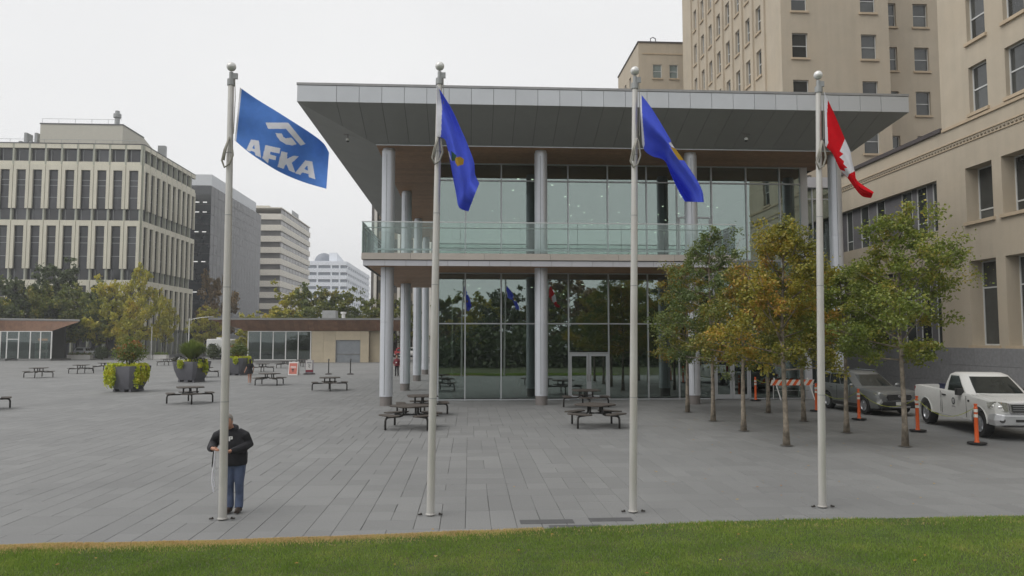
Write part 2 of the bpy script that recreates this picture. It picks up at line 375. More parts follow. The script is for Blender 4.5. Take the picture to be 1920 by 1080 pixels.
q = blade_field(rg, 46000, -9.5, 1.2, lambda x: edge_y(x) - .34 + .05 * math.sin(x * 3) + .14 * max(0, (x + 5.5) / 5.8), lambda x: edge_y(x) + .02, .035, .06, .009, True)
q2 = blade_field(rg, 2500, -9.5, 12.5, lambda x: edge_y(x) - .5, lambda x: edge_y(x) + .02, .03, .06, .008); q.add(q2.v, q2.f)
tag(q.build('dry_grass_fringe', drym, loc=(0, 0, .024), fix=False), 'dry straw coloured grass along the lawn edge', 'grass', kind='stuff')
# fallen leaves: uncountable litter under the trees and on the lawn
lm = leafmat('fallen leaf', [(.3, (.35, .16, .04)), (.6, (.45, .30, .08)), (.9, (.40, .33, .2))], 3.)
q = MB(); rl = random.Random(5)
for _ in range(190):
    if rl.random() < .88: x, y, z = rl.gauss(10.5, 3.5), rl.uniform(13, 32), .026
    else: x, y, z = rl.uniform(-7, 10), rl.uniform(9.6, 12), .07
    if z < .05 and y < edge_y(x) + .1: continue
    s = rl.uniform(.015, .035); a = rl.uniform(0, 6.3)
    v = [(x + s * math.cos(a + k * 1.57), y + s * math.sin(a + k * 1.57), z + rl.uniform(0, .015)) for k in range(4)]
    q.add(v, [(0, 1, 2, 3)])
tag(q.build('fallen_leaves', lm, fix=False), 'scattered fallen yellow leaves on the paving', 'leaves', kind='stuff')

# street beyond the plaza
roadm = mat('asphalt', (.055, .055, .058), .9, var=.2, scale=2)
g = MB(); g.add([(-140, 121, 0), (40, 121, 0), (40, 134, 0), (-140, 134, 0)], [(0, 1, 2, 3)]); g.add([(-57, 134, 0), (-30, 134, 0), (-30, 900, 0), (-57, 900, 0)], [(0, 1, 2, 3)])
tag(g.build('road', roadm, loc=(0, 0, .004)), kind='structure')
kerbm = mat('concrete kerb', (.34, .33, .31), .85)
g = MB(); g.box(-140, 24, 118, 118.3, 0, .15); g.box(-140, 24, 118.3, 121, 0, .13)
tag(g.build('pavement', kerbm), kind='structure')
# ------------------------------------------------------------------ glass pavilion
PB = thing('glass_pavilion', 'two-storey glass pavilion with wide silver canopy, white columns and glass balcony', 'building', (7, 45, 0))
def pbuild(q, name, m, parent=None, smooth=False):
    p = parent or PB; off = Vector((0, 0, 0)); k = p
    while k: off += k.location; k = k.parent
    q.v = [(v[0] - off.x, v[1] - off.y, v[2] - off.z) for v in q.v]
    return q.build(name, m, p, smooth=smooth)
COLX = [-3.82, 3.37, 10.6, 17.72]; COLY = [34.95, 45.15, 55.4, 65.6]
ZW, ZF0, ZF1 = 12.0, 13.05, 13.83                # wood soffit, fascia bottom, fascia top
XL, XR, YF, YB = -7.29, 19.35, 31.3, 70.         # canopy outline
WXL, WXR, WYF = -4.33, 18.25, 34.2               # wooden field
GY, GXL, GXR = 37.57, -1.55, 17.2                # glazing line
basem = mat('column foot steel', (.22, .20, .19), .5, .3)
for i, x in enumerate(COLX):
    for j, y in enumerate(COLY):
        if i > 0 and j > 0 and not (i == 3 and j == 1): continue
        q = MB(); r = .305; zt = ZW
        q.lathe([(r, .42), (r, 3.78), (r - .012, 3.785), (r - .012, 3.805), (r, 3.81), (r, 8.0), (r - .012, 8.005), (r - .012, 8.025), (r, 8.03), (r, zt - .12), (r * .9, zt - .11), (r * .9, zt)], 28)
        c = q.build('column', metalw, PB, (x - 7, y - 45, 0), smooth=True)
        q = MB(); q.lathe([(r * .93, 0), (r * .93, .42)], 24); q.build('column_foot', basem, c, smooth=True)
        for a in (-100, 80):                     # vertical cover seams
            lbox('seam', mulld, c, (math.cos(R(a)) * r, math.sin(R(a)) * r, 6.1), (.014, .014, 11.2))
# canopy: fascia panels
jx = [XL]; x = PY(631, 175, YF).x
while x < PY(1660, 190, YF).x: jx.append(x); x += .949
jx.append(XR)
for a, b_ in zip(jx, jx[1:]): wbox('fascia_panel', fasciam, PB, a + .008, b_ - .008, YF, YF + .03, ZF0, ZF1 - .09)
wbox('roof_cap', mat('grey roof cap', (.30, .30, .30), .5, .3), PB, XL - .02, XR + .02, YF - .02, YB + .02, ZF1 - .07, ZF1 + .03)
ys = [YF + .03 + k * 1.9 for k in range(21)]
for a, b_ in zip(ys, ys[1:]):
    if b_ > YB: break
    wbox('fascia_panel', fasciam, PB, XL, XL + .03, a + .008, b_ - .008, ZF0, ZF1 - .09)
    wbox('fascia_panel', fasciam, PB, XR - .03, XR, a + .008, b_ - .008, ZF0, ZF1 - .09)
# roof core, tapering down to the wooden field
q = MB(); d = .05
o_ = [(XL + d, YF + d), (XR - d, YF + d), (XR - d, YB - d), (XL + d, YB - d)]; i_ = [(WXL, WYF), (WXR, WYF), (WXR, YB - 1.5), (WXL, YB - 1.5)]
q.add([(x, y, ZF1 - .08) for x, y in o_] + [(x, y, ZF0 + .02) for x, y in o_] + [(x, y, ZW + .045) for x, y in i_],
      [(0, 1, 2, 3), (8, 9, 10, 11)] + [(i, (i + 1) % 4, (i + 1) % 4 + 4, i + 4) for i in range(4)] + [(i + 4, (i + 1) % 4 + 4, (i + 1) % 4 + 8, i + 8) for i in range(4)])
pbuild(q, 'roof_core', mulld)
def plate(poly, nrm, tk=.018):
    q = MB(); n = len(poly); p = [Vector(a) for a in poly]; v = Vector(nrm) * tk
    q.add(p + [a + v for a in p], [tuple(range(n)), tuple(range(n, 2 * n))[::-1]] + [(i, (i + 1) % n, (i + 1) % n + n, i + n) for i in range(n)]); return q
def hipx_l(y): return XL + (WXL - XL) * (y - YF) / (WYF - YF)
def hipx_r(y): return XR + (WXR - XR) * (y - YF) / (WYF - YF)
def zs(y): return ZF0 + (ZW - ZF0) * (y - YF) / (WYF - YF)
e = .007
for a, b_ in zip(jx, jx[1:]):
    a += e; b_ -= e; pl = []
    if a < WXL:                                   # clipped by the left hip
        ya = YF + (a - XL) / (WXL - XL) * (WYF - YF); yb = YF + (min(b_, WXL) - XL) / (WXL - XL) * (WYF - YF)
        pl = [(a, YF, ZF0), (b_, YF, ZF0)] + ([(b_, yb, zs(yb))] if b_ < WXL else [(b_, WYF, ZW), (WXL, WYF, ZW)]) + ([(a, ya, zs(ya))] if ya > YF + .02 else [])
    elif b_ > WXR:
        yb = YF + (XR - b_) / (XR - WXR) * (WYF - YF); ya = YF + (XR - a) / (XR - WXR) * (WYF - YF) if a > WXR else WYF
        pl = [(a, YF, ZF0), (b_, YF, ZF0)] + ([(b_, yb, zs(yb))] if yb > YF + .03 else []) + ([(WXR, WYF, ZW)] if a < WXR else []) + [(a, ya, zs(ya))]
    else: pl = [(a, YF, ZF0), (b_, YF, ZF0), (b_, WYF, ZW), (a, WYF, ZW)]
    pbuild(plate(pl, (0, .34, .94)), 'soffit_panel', soffitm)
yy = [YF] + [WYF + k * 1.9 for k in range(19)]
for a, b_ in zip(yy, yy[1:]):                     # side slopes
    for sx in (0, 1):
        A, B = (XL, WXL) if sx == 0 else (XR, WXR)
        if a == YF: pl = [(A, YF, ZF0), (A, b_ - e, ZF0), (B, WYF - e, ZW)]
        else: pl = [(A, a + e, ZF0), (A, b_ - e, ZF0), (B, b_ - e, ZW), (B, a + e, ZW)]
        pbuild(plate(pl, (.34 if sx == 0 else -.34, 0, .94)), 'soffit_panel', soffitm)
# cedar boards of the flat soffit, upper and lower
k = 0; y = WYF
while y < 68.4:
    for xa, xb in ((WXL, GXL), (GXL, 8.0), (8.0, WXR)):
        if y > GY + .6 and xb > GXL + .1: continue
        wbox('soffit_board', woodm, PB, xa + .004, xb - .004, y + .004, y + .146 * 4 - .004, ZW - .005, ZW + .03)
    y += .146 * 4
wbox('soffit_trim', fasciam, PB, WXL, WXR, WYF - .03, WYF - .001, ZW - .03, ZW + .05)
# balcony and first-floor slab
BX0, BX1, BY0, BYE = -4.86, 12.33, 33.7, 44.2
slabm = mat('pale stone edge', (.47, .43, .385), .8, var=.06, scale=2, objrand=.05)
edgem = mat('slab edge cladding', (.50, .50, .53), .4, .3, var=.03, objrand=.04)
xs_ = [BX0, PY(770, 480, BY0).x, PY(908, 480, BY0).x, PY(1032, 480, BY0).x, PY(1160, 480, BY0).x, PY(1265, 480, BY0).x, BX1]
for a, b_ in zip(xs_, xs_[1:]): wbox('stone_band', slabm, PB, a + .006, b_ - .006, BY0, BY0 + .2, 6.64, 6.93)
n = 18; 
for k in range(n):
    a = BX0 + .1 + (BX1 - BX0 - .2) * k / n; b_ = BX0 + .1 + (BX1 - BX0 - .2) * (k + 1) / n
    wbox('edge_panel', edgem, PB, a + .006, b_ - .006, BY0 + .07, BY0 + .1, 6.36, 6.60)
for k in range(8):
    a = BY0 + .1 + k * 1.85; b_ = a + 1.85
    wbox('edge_panel', edgem, PB, BX0 + .07, BX0 + .1, a + .006, b_ - .006, 6.36, 6.60)
    wbox('stone_band', slabm, PB, BX0, BX0 + .2, a + .11, b_ + .09, 6.64, 6.93)
q = MB(); q.box(BX0 + .13, BX1 - .1, BY0 + .22, GY - .1, 6.42, 6.9); q.box(BX0 + .21, GXL - .05, GY - .1, 48.5, 6.42, 6.9); q.box(GXL, GXR, GY + .3, 65.8, 6.42, 7.1)
pbuild(q, 'floor_slab', mat('slab concrete', (.16, .16, .155), .8))
y = BY0 + .25
while y < 48.2:
    for xa, xb in ((BX0 + .2, 1.5), (1.5, 7.), (7., BX1 - .1)):
        if y > GY - .5 and xb > 2: continue
        xb2 = min(xb, GXL - .06) if y > GY - .55 else xb
        wbox('soffit_board', woodm, PB, xa + .004, xb2 - .004, y + .004, y + .58, 6.385, 6.415)
    y += .584
wbox('kerb_rail', metalw, PB, BX0 + .5, BX1 - .3, BY0 + .55, BY0 + .62, 7.12, 7.2)
q = MB(); 
pan = [BX0, PY(863, 440, BY0).x, PY(1083, 440, BY0).x, PY(1165, 440, BY0).x, PY(1246, 440, BY0).x, PY(1316, 440, BY0).x, BX1]
for a, b_ in zip(pan, pan[1:]): wbox('rail_pane', railglass, PB, a + .01, b_ - .01, BY0 + .02, BY0 + .035, 6.94, 8.32)
for k in range(6):
    a = BY0 + .06 + k * 1.75; wbox('rail_pane', railglass, PB, BX0 + .02, BX0 + .035, a + .01, a + 1.74, 6.94, 8.32)
for k in range(2):
    a = BY0 + .06 + k * 1.85; wbox('rail_pane', railglass, PB, BX1 - .035, BX1 - .02, a + .01, a + 1.84, 6.94, 8.32)
railm = mat('rail cap aluminium', (.55, .58, .57), .35, .5)
wbox('top_rail', railm, PB, BX0, BX1, BY0 + .005, BY0 + .05, 8.325, 8.37); wbox('top_rail', railm, PB, BX0, BX0 + .045, BY0 + .06, BYE, 8.325, 8.37); wbox('top_rail', railm, PB, BX1 - .045, BX1, BY0 + .06, GY - .1, 8.325, 8.37)
q = MB(); q.tube([(BX1 - .12, GY - .2, 8.1), (BX1 - .12, BY0 + .14, 8.1), (BX0 + .12, BY0 + .14, 8.1), (BX0 + .12, BYE, 8.1)], .022, 8); pbuild(q, 'handrail', railm, smooth=True)
for a in pan[1:-1]: wbox('rail_joint', mulld, PB, a - .006, a + .006, BY0 + .022, BY0 + .033, 6.94, 8.31)
# glazing: mullions and panes
MX = [-1.55, -.21, 1.60, 3.37, 5.01, 7.05, 9.07, 10.65, 12.47, 14.3, 16.08, 17.2]
DOORS = [(5.01, 7.05), (12.47, 14.3)]
rows = [(0.08, 3.83), (3.83, 6.42), (7.1, 11.1), (11.1, 11.98)]
for i, x in enumerate(MX):
    for (z0, z1) in ((0, 6.42), (6.42, 11.99)):
        wbox('mullion', mull, PB, x - .032, x + .032, GY - .07, GY + .08, z0, z1)
for i, (a, b_) in enumerate(zip(MX, MX[1:])):
    for z in (.04, 3.83, 6.38, 7.08, 11.1, 11.96):
        if z == .04 and (a, b_) in DOORS: continue
        wbox('transom', mull, PB, a + .034, b_ - .034, GY - .06, GY + .07, z - .03, z + .03)
    for (z0, z1) in rows:
        if (a, b_) in DOORS and z0 < 1: z0 = 2.42
        wbox('pane', tintglass, PB, a + .034, b_ - .034, GY + .005, GY + .012, z0 + .032, z1 - .032)
    wbox('spandrel', mat('spandrel glass', (.22, .26, .25), .12, var=.05), PB, a + .034, b_ - .034, GY, GY + .02, 6.42, 7.05)
for ix, (a, b_) in enumerate(DOORS):
    wbox('transom', mull, PB, a + .034, b_ - .034, GY - .06, GY + .07, 2.33, 2.39)
    m_ = (a + b_) / 2
    for (u0, u1, s) in ((a + .04, m_ - .01, 1), (m_ + .01, b_ - .04, -1)):
        q = MB(); y0, y1 = GY - .03, GY + .03
        q.box(u0, u0 + .11, y0, y1, .03, 2.32); q.box(u1 - .11, u1, y0, y1, .03, 2.32); q.box(u0 + .111, u1 - .111, y0, y1, .03, .25); q.box(u0 + .111, u1 - .111, y0, y1, 2.2, 2.32)
        dr = pbuild(q, 'door', mull)
        wbox('door_pane', tintglass, dr, u0 + .111, u1 - .111, GY - .004, GY + .004, .25, 2.2)
        hx = u1 - .06 if s > 0 else u0 + .06
        h = MB(); h.tube([(hx, y0 - .005, .95), (hx, y0 - .06, .97), (hx, y0 - .06, 1.27), (hx, y0 - .005, 1.29)], .012, 6); pbuild(h, 'door_handle', basem, dr)
# upper door to the balcony
wbox('door_frame', mull, PB, 10.72, 10.80, GY - .05, GY + .06, 7.1, 9.3); wbox('door_frame', mull, PB, 12.33, 12.41, GY - .05, GY + .06, 7.1, 9.3); wbox('door_frame', mull, PB, 10.80, 12.33, GY - .05, GY + .06, 9.26, 9.34); wbox('door_frame', mull, PB, 11.5, 11.62, GY - .05, GY + .06, 7.13, 9.26)
# left, right and back glass walls
for k in range(14):
    y0 = GY + .12 + k * 2.; y1 = y0 + 2.
    wbox('mullion', mull, PB, GXL - .06, GXL + .06, y0 - .03, y0 + .03, 0, 11.99)
    for (z0, z1) in ((.05, 6.4), (7.1, 11.98)):
        wbox('pane', tintglass, PB, GXL - .006, GXL + .006, y0 + .032, y1 - .032, z0, z1)
# right end: solid white corner post, then a recessed glass link to the old building
wbox('corner_post', metalw, PB, GXR + .04, GXR + .36, GY - .05, GY + .3, 0, 11.99)
wbox('side_wall', mat('dark inner wall', (.10, .10, .10), .7), PB, GXR + .1, GXR + .25, GY + .31, 66, 0, 11.95)
LY = 49.
wbox('link_fascia', mat('link cladding', (.50, .50, .53), .5, .2, var=.04), PB, GXR + .27, 24.7, LY - .3, 56, 13.3, 14.0)
lx = [PY(1523, 400, LY).x + k * 1.3 for k in range(-4, 2)]
for x in lx: wbox('link_mullion', mull, PB, x - .035, x + .035, LY - .07, LY + .08, 0, 13.29)
for z in (.04, 3.8, 6.4, 7.1, 12.55): wbox('link_transom', mull, PB, 17.5, 24.75, LY - .055, LY + .06, z - .03, z + .03)
for (z0, z1) in ((.07, 3.77), (3.83, 6.37), (6.43, 7.07), (7.13, 12.52), (12.58, 13.29)):
    for a, b_ in zip(lx, lx[1:] + [24.75]): wbox('link_pane', tintglass, PB, a + .04, b_ - .04, LY - .003, LY + .004, z0, z1)
wbox('link_back', MT['dark inner wall'], PB, 17.6, 24.7, 55, 55.3, 0, 13.2)
# interior: floor, ceilings, core wall, downlights
inn = mat('interior plaster', (.20, .205, .19), .8, var=.1); innf = mat('interior stone floor', (.16, .16, .155), .4)
wbox('inner_floor', innf, PB, GXL + .1, GXR, GY + .15, 65.8, .005, .03)
wbox('inner_back_wall', inn, PB, GXL + .1, GXR, 65.9, 66.1, 0, 11.9)
wbox('inner_core', mat('walnut core wall', (.11, .075, .045), .6, var=.2, scale=2), PB, 8.5, 15.5, 50, 58, .03, 6.3)
wbox('inner_ceiling', inn, PB, GXL + .1, GXR, GY + .12, 65.8, 6.30, 6.41); wbox('inner_ceiling', inn, PB, GXL + .1, GXR, GY + .3, 65.8, 11.86, 11.93)
lampm = mat('downlight', (1, 1, .95), .5, emit=((1, .93, .8), 4.5))
rd = random.Random(21); q = MB(); q.lathe([(.06, 0), (.06, .03)], 12); lm_ = q.mesh('downlight', lampm)
for z, k in ((11.82, 48), (6.26, 22)):
    for _ in range(k): link('downlight', lm_, PB, (rd.uniform(GXL + 1, GXR - .6) - 7, rd.uniform(GY + 2, 63) - 45, z))
for x, y in ((3.37, 45.15), (10.6, 45.15)):
    q = MB(); q.lathe([(.3, 7.15), (.3, 11.85)], 20); q.build('inner_column', inn, PB, (x - 7, y - 45, 0), smooth=True)
    q = MB(); q.lathe([(.3, .03), (.3, 6.29)], 20); q.build('inner_column', inn, PB, (x - 7, y - 45, 0), smooth=True)
wbox('bench_rail', mulld, PB, -1.3, 10.2, GY + .6, GY + .66, 7.5, 7.56)
wbox('exit_sign', mat('pale sign', (.5, .7, .6), .6), PB, 5.85, 6.2, GY + .2, GY + .24, 2.45, 2.58)
# cameras under the canopy
whitep = mat('white paint', (.72, .72, .70), .4, var=.04)
def dome_camera(px, py, label):
    # on the sloped soffit: find where the ray meets it
    X, Y, Z = ray(px, py)
    best = None
    for k in range(600):
        y = YF + (WYF - YF) * k / 600; t = y / Y; p = Vector((X * t, y, H + Z * t)); zz = zs(y) if p.x > hipx_l(y) else ZF0 + (ZW - ZF0) * (p.x - XL) / (WXL - XL)
        if best is None or abs(p.z - zz + .25) < best[0]: best = (abs(p.z - zz + .25), p, zz)
    p, zz = best[1], best[2]
    c = thing('security_camera', label, 'camera', (p.x, p.y, zz), group='cameras under the canopy')
    q = MB(); q.tube([(0, 0, -.005), (0, 0, -.2)], .02, 8); q.tube([(-.18, .0, .0), (0.18, 0, -.02)], .012, 6); q.build('bracket', basem, c)
    q = MB(); q.lathe([(.03, -.17), (.085, -.2), (.085, -.29), (.07, -.3)], 16); q.build('housing', whitep, c, smooth=True)
    q = MB(); q.sphere((0, 0, -.3), .068, 14, 8); q.build('dome', darkglass, c, smooth='all')
dome_camera(652, 262, 'small white dome camera hanging under the left canopy corner')
dome_camera(1399, 261, 'small white dome camera under the canopy, right of the third flagpole')
# things inside, seen through the glass
potm = mat('plant pot clay', (.20, .05, .04), .6); indoor = leafmat('indoor foliage', [(.2, (.02, .06, .015)), (.6, (.05, .12, .02)), (.9, (.09, .16, .04))], 1.)
def potplant(x, y, hgt, n, label, seed):
    rr = random.Random(seed); t_ = thing('potted_plant', label, 'plant', (x, y, .03), group='potted plants inside the pavilion')
    q = MB(); q.lathe([(.22, 0), (.3, .45), (.27, .45), (.26, .4)], 16); q.build('pot', potm, t_, smooth=True)
    q = MB()
    for _ in range(n):
        a = rr.uniform(0, 6.28); l_ = rr.uniform(.5, 1) * hgt; sp = rr.uniform(.2, .75); wv = .06
        P = [Vector((math.cos(a) * sp * t * .8, math.sin(a) * sp * t * .8, .42 + l_ * (t - .35 * sp * t * t))) for t in (0, .4, .75, 1)]; sd_ = Vector((-math.sin(a), math.cos(a), 0))
        ws = (.012, wv, wv * .8, .01)
        q.add([p + sd_ * s_ for p, s_ in zip(P, ws)] + [p - sd_ * s_ for p, s_ in zip(P, ws)], [(i, i + 1, i + 5, i + 4) for i in range(3)])
    q.build('leaves', indoor, t_, fix=False)
potplant(-.6, 39.0, 2.6, 60, 'tall leafy palm in a red pot inside the left end of the ground floor', 1)
potplant(2.6, 40.5, 2.2, 50, 'leafy pot plant inside the glass left of the central column', 2)
potplant(8.3, 39.6, 1.9, 50, 'pot plant inside the glass right of the entrance doors', 3)
# ------------------------------------------------------------------ old limestone building on the right
OB = thing('limestone_building', 'sand limestone office block with granite base and tall sash windows on the right', 'building', (30, 45, 0))
def sheet(name, m, O, U, N, W, Ht, holes, rev, parent, reveal_m=None):
    """wall sheet O + u*U + z*Z with rectangular openings (u0,u1,z0,z1,depth) and real reveals going in along -N"""
    O = Vector(O); U = Vector(U); N = Vector(N); q = MB()
    us = sorted({0, W} | {h[0] for h in holes} | {h[1] for h in holes}); zz = sorted({0, Ht} | {h[2] for h in holes} | {h[3] for h in holes})
    def P(u, z, d=0): return O + U * u + Vector((0, 0, z)) - N * d
    for a, b_ in zip(us, us[1:]):
        run = None
        for c, d in zip(zz, zz[1:]):
            um, zm = (a + b_) / 2, (c + d) / 2
            if any(h[0] < um < h[1] and h[2] < zm < h[3] for h in holes):
                if run is not None: q.add([P(a, run), P(b_, run), P(b_, c), P(a, c)], [(0, 1, 2, 3)]); run = None
            elif run is None: run = c
        if run is not None: q.add([P(a, run), P(b_, run), P(b_, Ht), P(a, Ht)], [(0, 1, 2, 3)])
    for h in holes:
        a, b_, c, d = h[:4]; r = h[4] if len(h) > 4 else rev
        for e1, e2 in (((a, c), (b_, c)), ((b_, c), (b_, d)), ((b_, d), (a, d)), ((a, d), (a, c))):
            q.add([P(*e1), P(*e2), P(*e2, r), P(*e1, r)], [(0, 1, 2, 3)])
    off = Vector((0, 0, 0)); k = parent
    while k: off += k.location; k = k.parent
    q.v = [tuple(Vector(v) - off) for v in q.v]
    return q.build(name, m, parent, fix=False)
winm = mat('white sash frame', (.55, .56, .55), .5, var=.05)
def sash(parent, O, U, N, u0, u1, z0, z1, rev, split=.5, sill=True, fw=.06, blind=0., frame=winm, pane=None):
    """a window of its own: frame with glazing bar, two panes, sill; set back by rev"""
    O = Vector(O); U = Vector(U); N = Vector(N)
    def bx(q, a, b_, c, d, d0, d1):
        p = [O + U * u + Vector((0, 0, z)) - N * dd for u in (a, b_) for dd in (d0, d1) for z in (c, d)]
        q.add(p, [(0, 1, 3, 2), (4, 6, 7, 5), (0, 4, 5, 1), (2, 3, 7, 6), (0, 2, 6, 4), (1, 5, 7, 3)])
    def fin(q, n_, m_, par):
        off = Vector((0, 0, 0)); k = par
        while k: off += k.location; k = k.parent
        q.v = [tuple(Vector(v) - off) for v in q.v]; return q.build(n_, m_, par)
    zm = z0 + (z1 - z0) * split; r0, r1 = rev - .09, rev - .02
    q = MB(); bx(q, u0, u0 + fw, z0, z1, r0, r1); bx(q, u1 - fw, u1, z0, z1, r0, r1)
    for za, zb in ((z0, z0 + fw), (z1 - fw, z1), (zm - fw * .5, zm + fw * .5)): bx(q, u0 + fw + .001, u1 - fw - .001, za, zb, r0 + .004, r1)
    w_ = fin(q, 'window', frame, parent)
    for za, zb in ((z0 + fw, zm - fw * .5), (zm + fw * .5, z1 - fw)):
        q = MB(); bx(q, u0 + fw, u1 - fw, za + .001, zb - .001, rev - .05, rev - .03); fin(q, 'pane', pane or darkglass, w_)
    if sill:
        q = MB(); bx(q, u0 - .12, u1 + .12, z0 - .16, z0 - .002, -.12, rev - .1); fin(q, 'sill', stone2, w_)
    return w_
XW = 25.
# --- wing wall along the parking lane: near tall block (Y 8 .. 37.6) and low block (37.6 .. 54)
U = (0, 1, 0); N = (-1, 0, 0); Y4 = 10.3; O = (XW, Y4, 0)
near = []; wins = []
bays = [(33.98, 35.9), (31.4, 33.35), (27.0, 28.9), (23.6, 25.5), (20.2, 22.1), (16.8, 18.7), (13.4, 15.3)]
for (a, b_) in bays:
    for (z0, z1, sp) in ((2.75, 6.94, .68), (8.9, 11.65, .22)):
        near.append((a - Y4, b_ - Y4, z0, z1, .75)); wins.append((a - Y4, b_ - Y4, z0, z1, .75, sp))
    for k in range(6):
        z0 = 14.3 + k * 3.62; a2, b2 = a + .05, b_ - .55
        near.append((a2 - Y4, b2 - Y4, z0, z0 + 2.35, .3)); wins.append((a2 - Y4, b2 - Y4, z0, z0 + 2.35, .3, .5))
sheet('wall', stone, O, U, N, 37.6 - Y4, 36., near, .4, OB)
for (a, b_, z0, z1, r_, sp) in wins: sash(OB, O, U, N, a, b_, z0, z1, r_, sp, True, .07)
O2 = (XW, 37.6, 0); low = []
strip = [(38.26, 39.05), (39.55, 40.5), (40.95, 42.0), (43.75, 44.7), (45.6, 46.6), (47.6, 48.4), (49.4, 50.3)]
low = [(.62, 13.2, 8.85, 11.55, .42), (.62, 13.2, 2.75, 6.94, .42)]
sheet('wall', stone, O2, U, N, 17.4, 14.0, low, .42, OB)
span = mat('grey spandrel metal', (.15, .145, .155), .6, .1)
for z0, z1, sp in ((8.85, 11.55, .24), (2.75, 6.94, .6)):
    prev = 38.22
    for (a, b_) in strip:
        wbox('spandrel_panel', span, OB, XW + .3, XW + .5, prev, a - .003, z0 + .003, z1 - .003)
        sash(OB, O2, U, N, a - 37.6, b_ - 37.6, z0 + .003, z1 - .003, .4, sp, False, .06, frame=winm); prev = b_ + .003
    wbox('spandrel_panel', span, OB, XW + .3, XW + .5, prev, 50.8, z0 + .003, z1 - .003)
wbox('parapet_coping', mat('dark roof edge', (.06, .05, .05), .6), OB, XW - .12, XW + .4, 37.63, 54.9, 14.0, 14.22)
wbox('low_roof', mat('dark roof edge', (.06, .05, .05)), OB, XW + .4, 40, 37.7, 56, 13.8, 14.0)
wbox('string_course', stone2, OB, XW - .05, XW - .002, Y4, 54.9, 13.20, 13.25)
k = 0; y = 28.
while y < 54.5:                                    # dentil band
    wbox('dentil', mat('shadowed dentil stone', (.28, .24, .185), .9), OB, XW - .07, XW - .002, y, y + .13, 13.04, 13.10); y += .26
wbox('string_course', stone2, OB, XW - .05, XW - .002, Y4, 54.9, 12.92, 12.96)
wbox('string_course', stone2, OB, XW - .08, XW - .002, Y4, 37.55, 13.95, 14.1)
y = Y4
while y < 54.9:                                    # granite base courses
    for z0, z1 in ((0, .88), (.89, 1.75), (1.76, 2.62)):
        off = 0 if z0 != .89 else -.9
        ya, yb = max(Y4, y + off), min(54.9, y + 1.79 + off)
        if yb > ya: wbox('granite_block', granite, OB, XW - .2, XW - .002, ya, yb, z0, z1)
    y += 1.8
wbox('end_wall', stone, OB, XW + .001, 40, 37.58, 37.6, 14.01, 36.)
wbox('end_wall', stone, OB, XW + .001, 40, Y4, Y4 + .02, 0, 36.)
wbox('tall_roof', MT['dark roof edge'], OB, XW + .1, 40, Y4 + .1, 37.5, 35.8, 36.)
# --- tower behind
XT, YT = 24., 55.; TH = 62.
UF = (1, 0, 0); NF = (0, -1, 0); OF = (XT, YT, 0)
hf = []; zs_ = [z for z in [24.75 + 3.72 * k for k in range(-4, 9)]]
for z in zs_:
    for (a, b_) in ((.85, 2.1), (6.35, 7.6)): hf.append((a, b_, z, z + 1.98, .28))
sheet('tower_wall', stone, OF, UF, NF, 8.6, TH, hf, .28, OB)
for h in hf: sash(OB, OF, UF, NF, *h[:4], .28)
OR_ = (XT + 8.6, 58.2, 0); hr = []
for z in zs_:
    for (a, b_) in ((1.3, 2.55), (4.0, 5.25), (7.2, 8.4)): hr.append((a, b_, z + .35, z + 2.35, .28))
sheet('tower_wall', stone, OR_, UF, NF, 12., TH, hr, .28, OB)
for h in hr: sash(OB, OR_, UF, NF, *h[:4], .28)
wbox('tower_return', stone, OB, XT + 8.58, XT + 8.6, YT + .01, 58.19, 0, TH)
UL = (0, 1, 0); NL = (-1, 0, 0); OL = (XT, YT, 0); hl = []
cy = [59.5, 61.85, 64.3, 66.8, 69.3, 71.7, 74.15, 76.6]
for z in zs_:
    for y in cy: hl.append((y - .55 - YT, y + .5 - YT, z + .1, z + 2.3, .3))
sheet('tower_wall', stone, OL, UL, NL, 26., TH, hl, .3, OB)
for h in hl: sash(OB, OL, UL, NL, *h[:4], .3, fw=.07)
for y in [58.2] + [(a + b_) / 2 for a, b_ in zip(cy, cy[1:])] + [77.9]: wbox('pilaster', stone, OB, XT - .16, XT - .002, y - .28, y + .28, 14, TH)
wbox('tower_back', stone, OB, XT, XT + 20, YT + 26, YT + 26.2, 0, TH)
# --- lower rear wing
YR = 85.; OW = (19.8, YR, 0); hw = []
for k in range(-6, 1):
    for (a, b_) in ((1.7, 2.75), (3.68, 4.68)): hw.append((a, b_, 33.75 + 3.6 * k, 35.4 + 3.6 * k, .2))
sheet('rear_wing_wall', stone, OW, UF, NF, 9., 38., hw, .2, OB)
palepane = mat('pale blind glass', (.20, .24, .23), .2, var=.15)
for h in hw: sash(OB, OW, UF, NF, *h[:4], .2, pane=palepane)
hw2 = []
for k in range(-6, 1):
    for y in (1.5, 4.2, 6.9, 9.4): hw2.append((y, y + 1., 33.2 + 3.6 * k, 35.4 + 3.6 * k, .2))
sheet('rear_wing_wall', stone, (19.8, YR, 0), UL, NL, 12., 38., hw2, .2, OB)
for h in hw2: sash(OB, (19.8, YR, 0), UL, NL, *h[:4], .2)
wbox('roof_edge', MT['dark roof edge'], OB, 19.7, 29, YR - .1, YR + 12, 38.0, 38.15)
wbox('relief_band', stone2, OB, 20.2, 28.8, YR - .06, YR - .002, 36.6, 36.75)
q = MB(); q.tube([(21.3, YR + .2, 38.1), (21.3, YR + .2, 38.6), (21.6, YR + .2, 38.75), (21.9, YR + .2, 38.6), (21.9, YR + .2, 38.1)], .06, 6)
q.v = [(v[0] - 30, v[1] - 45, v[2]) for v in q.v]; q.build('roof_pipe', span, OB)
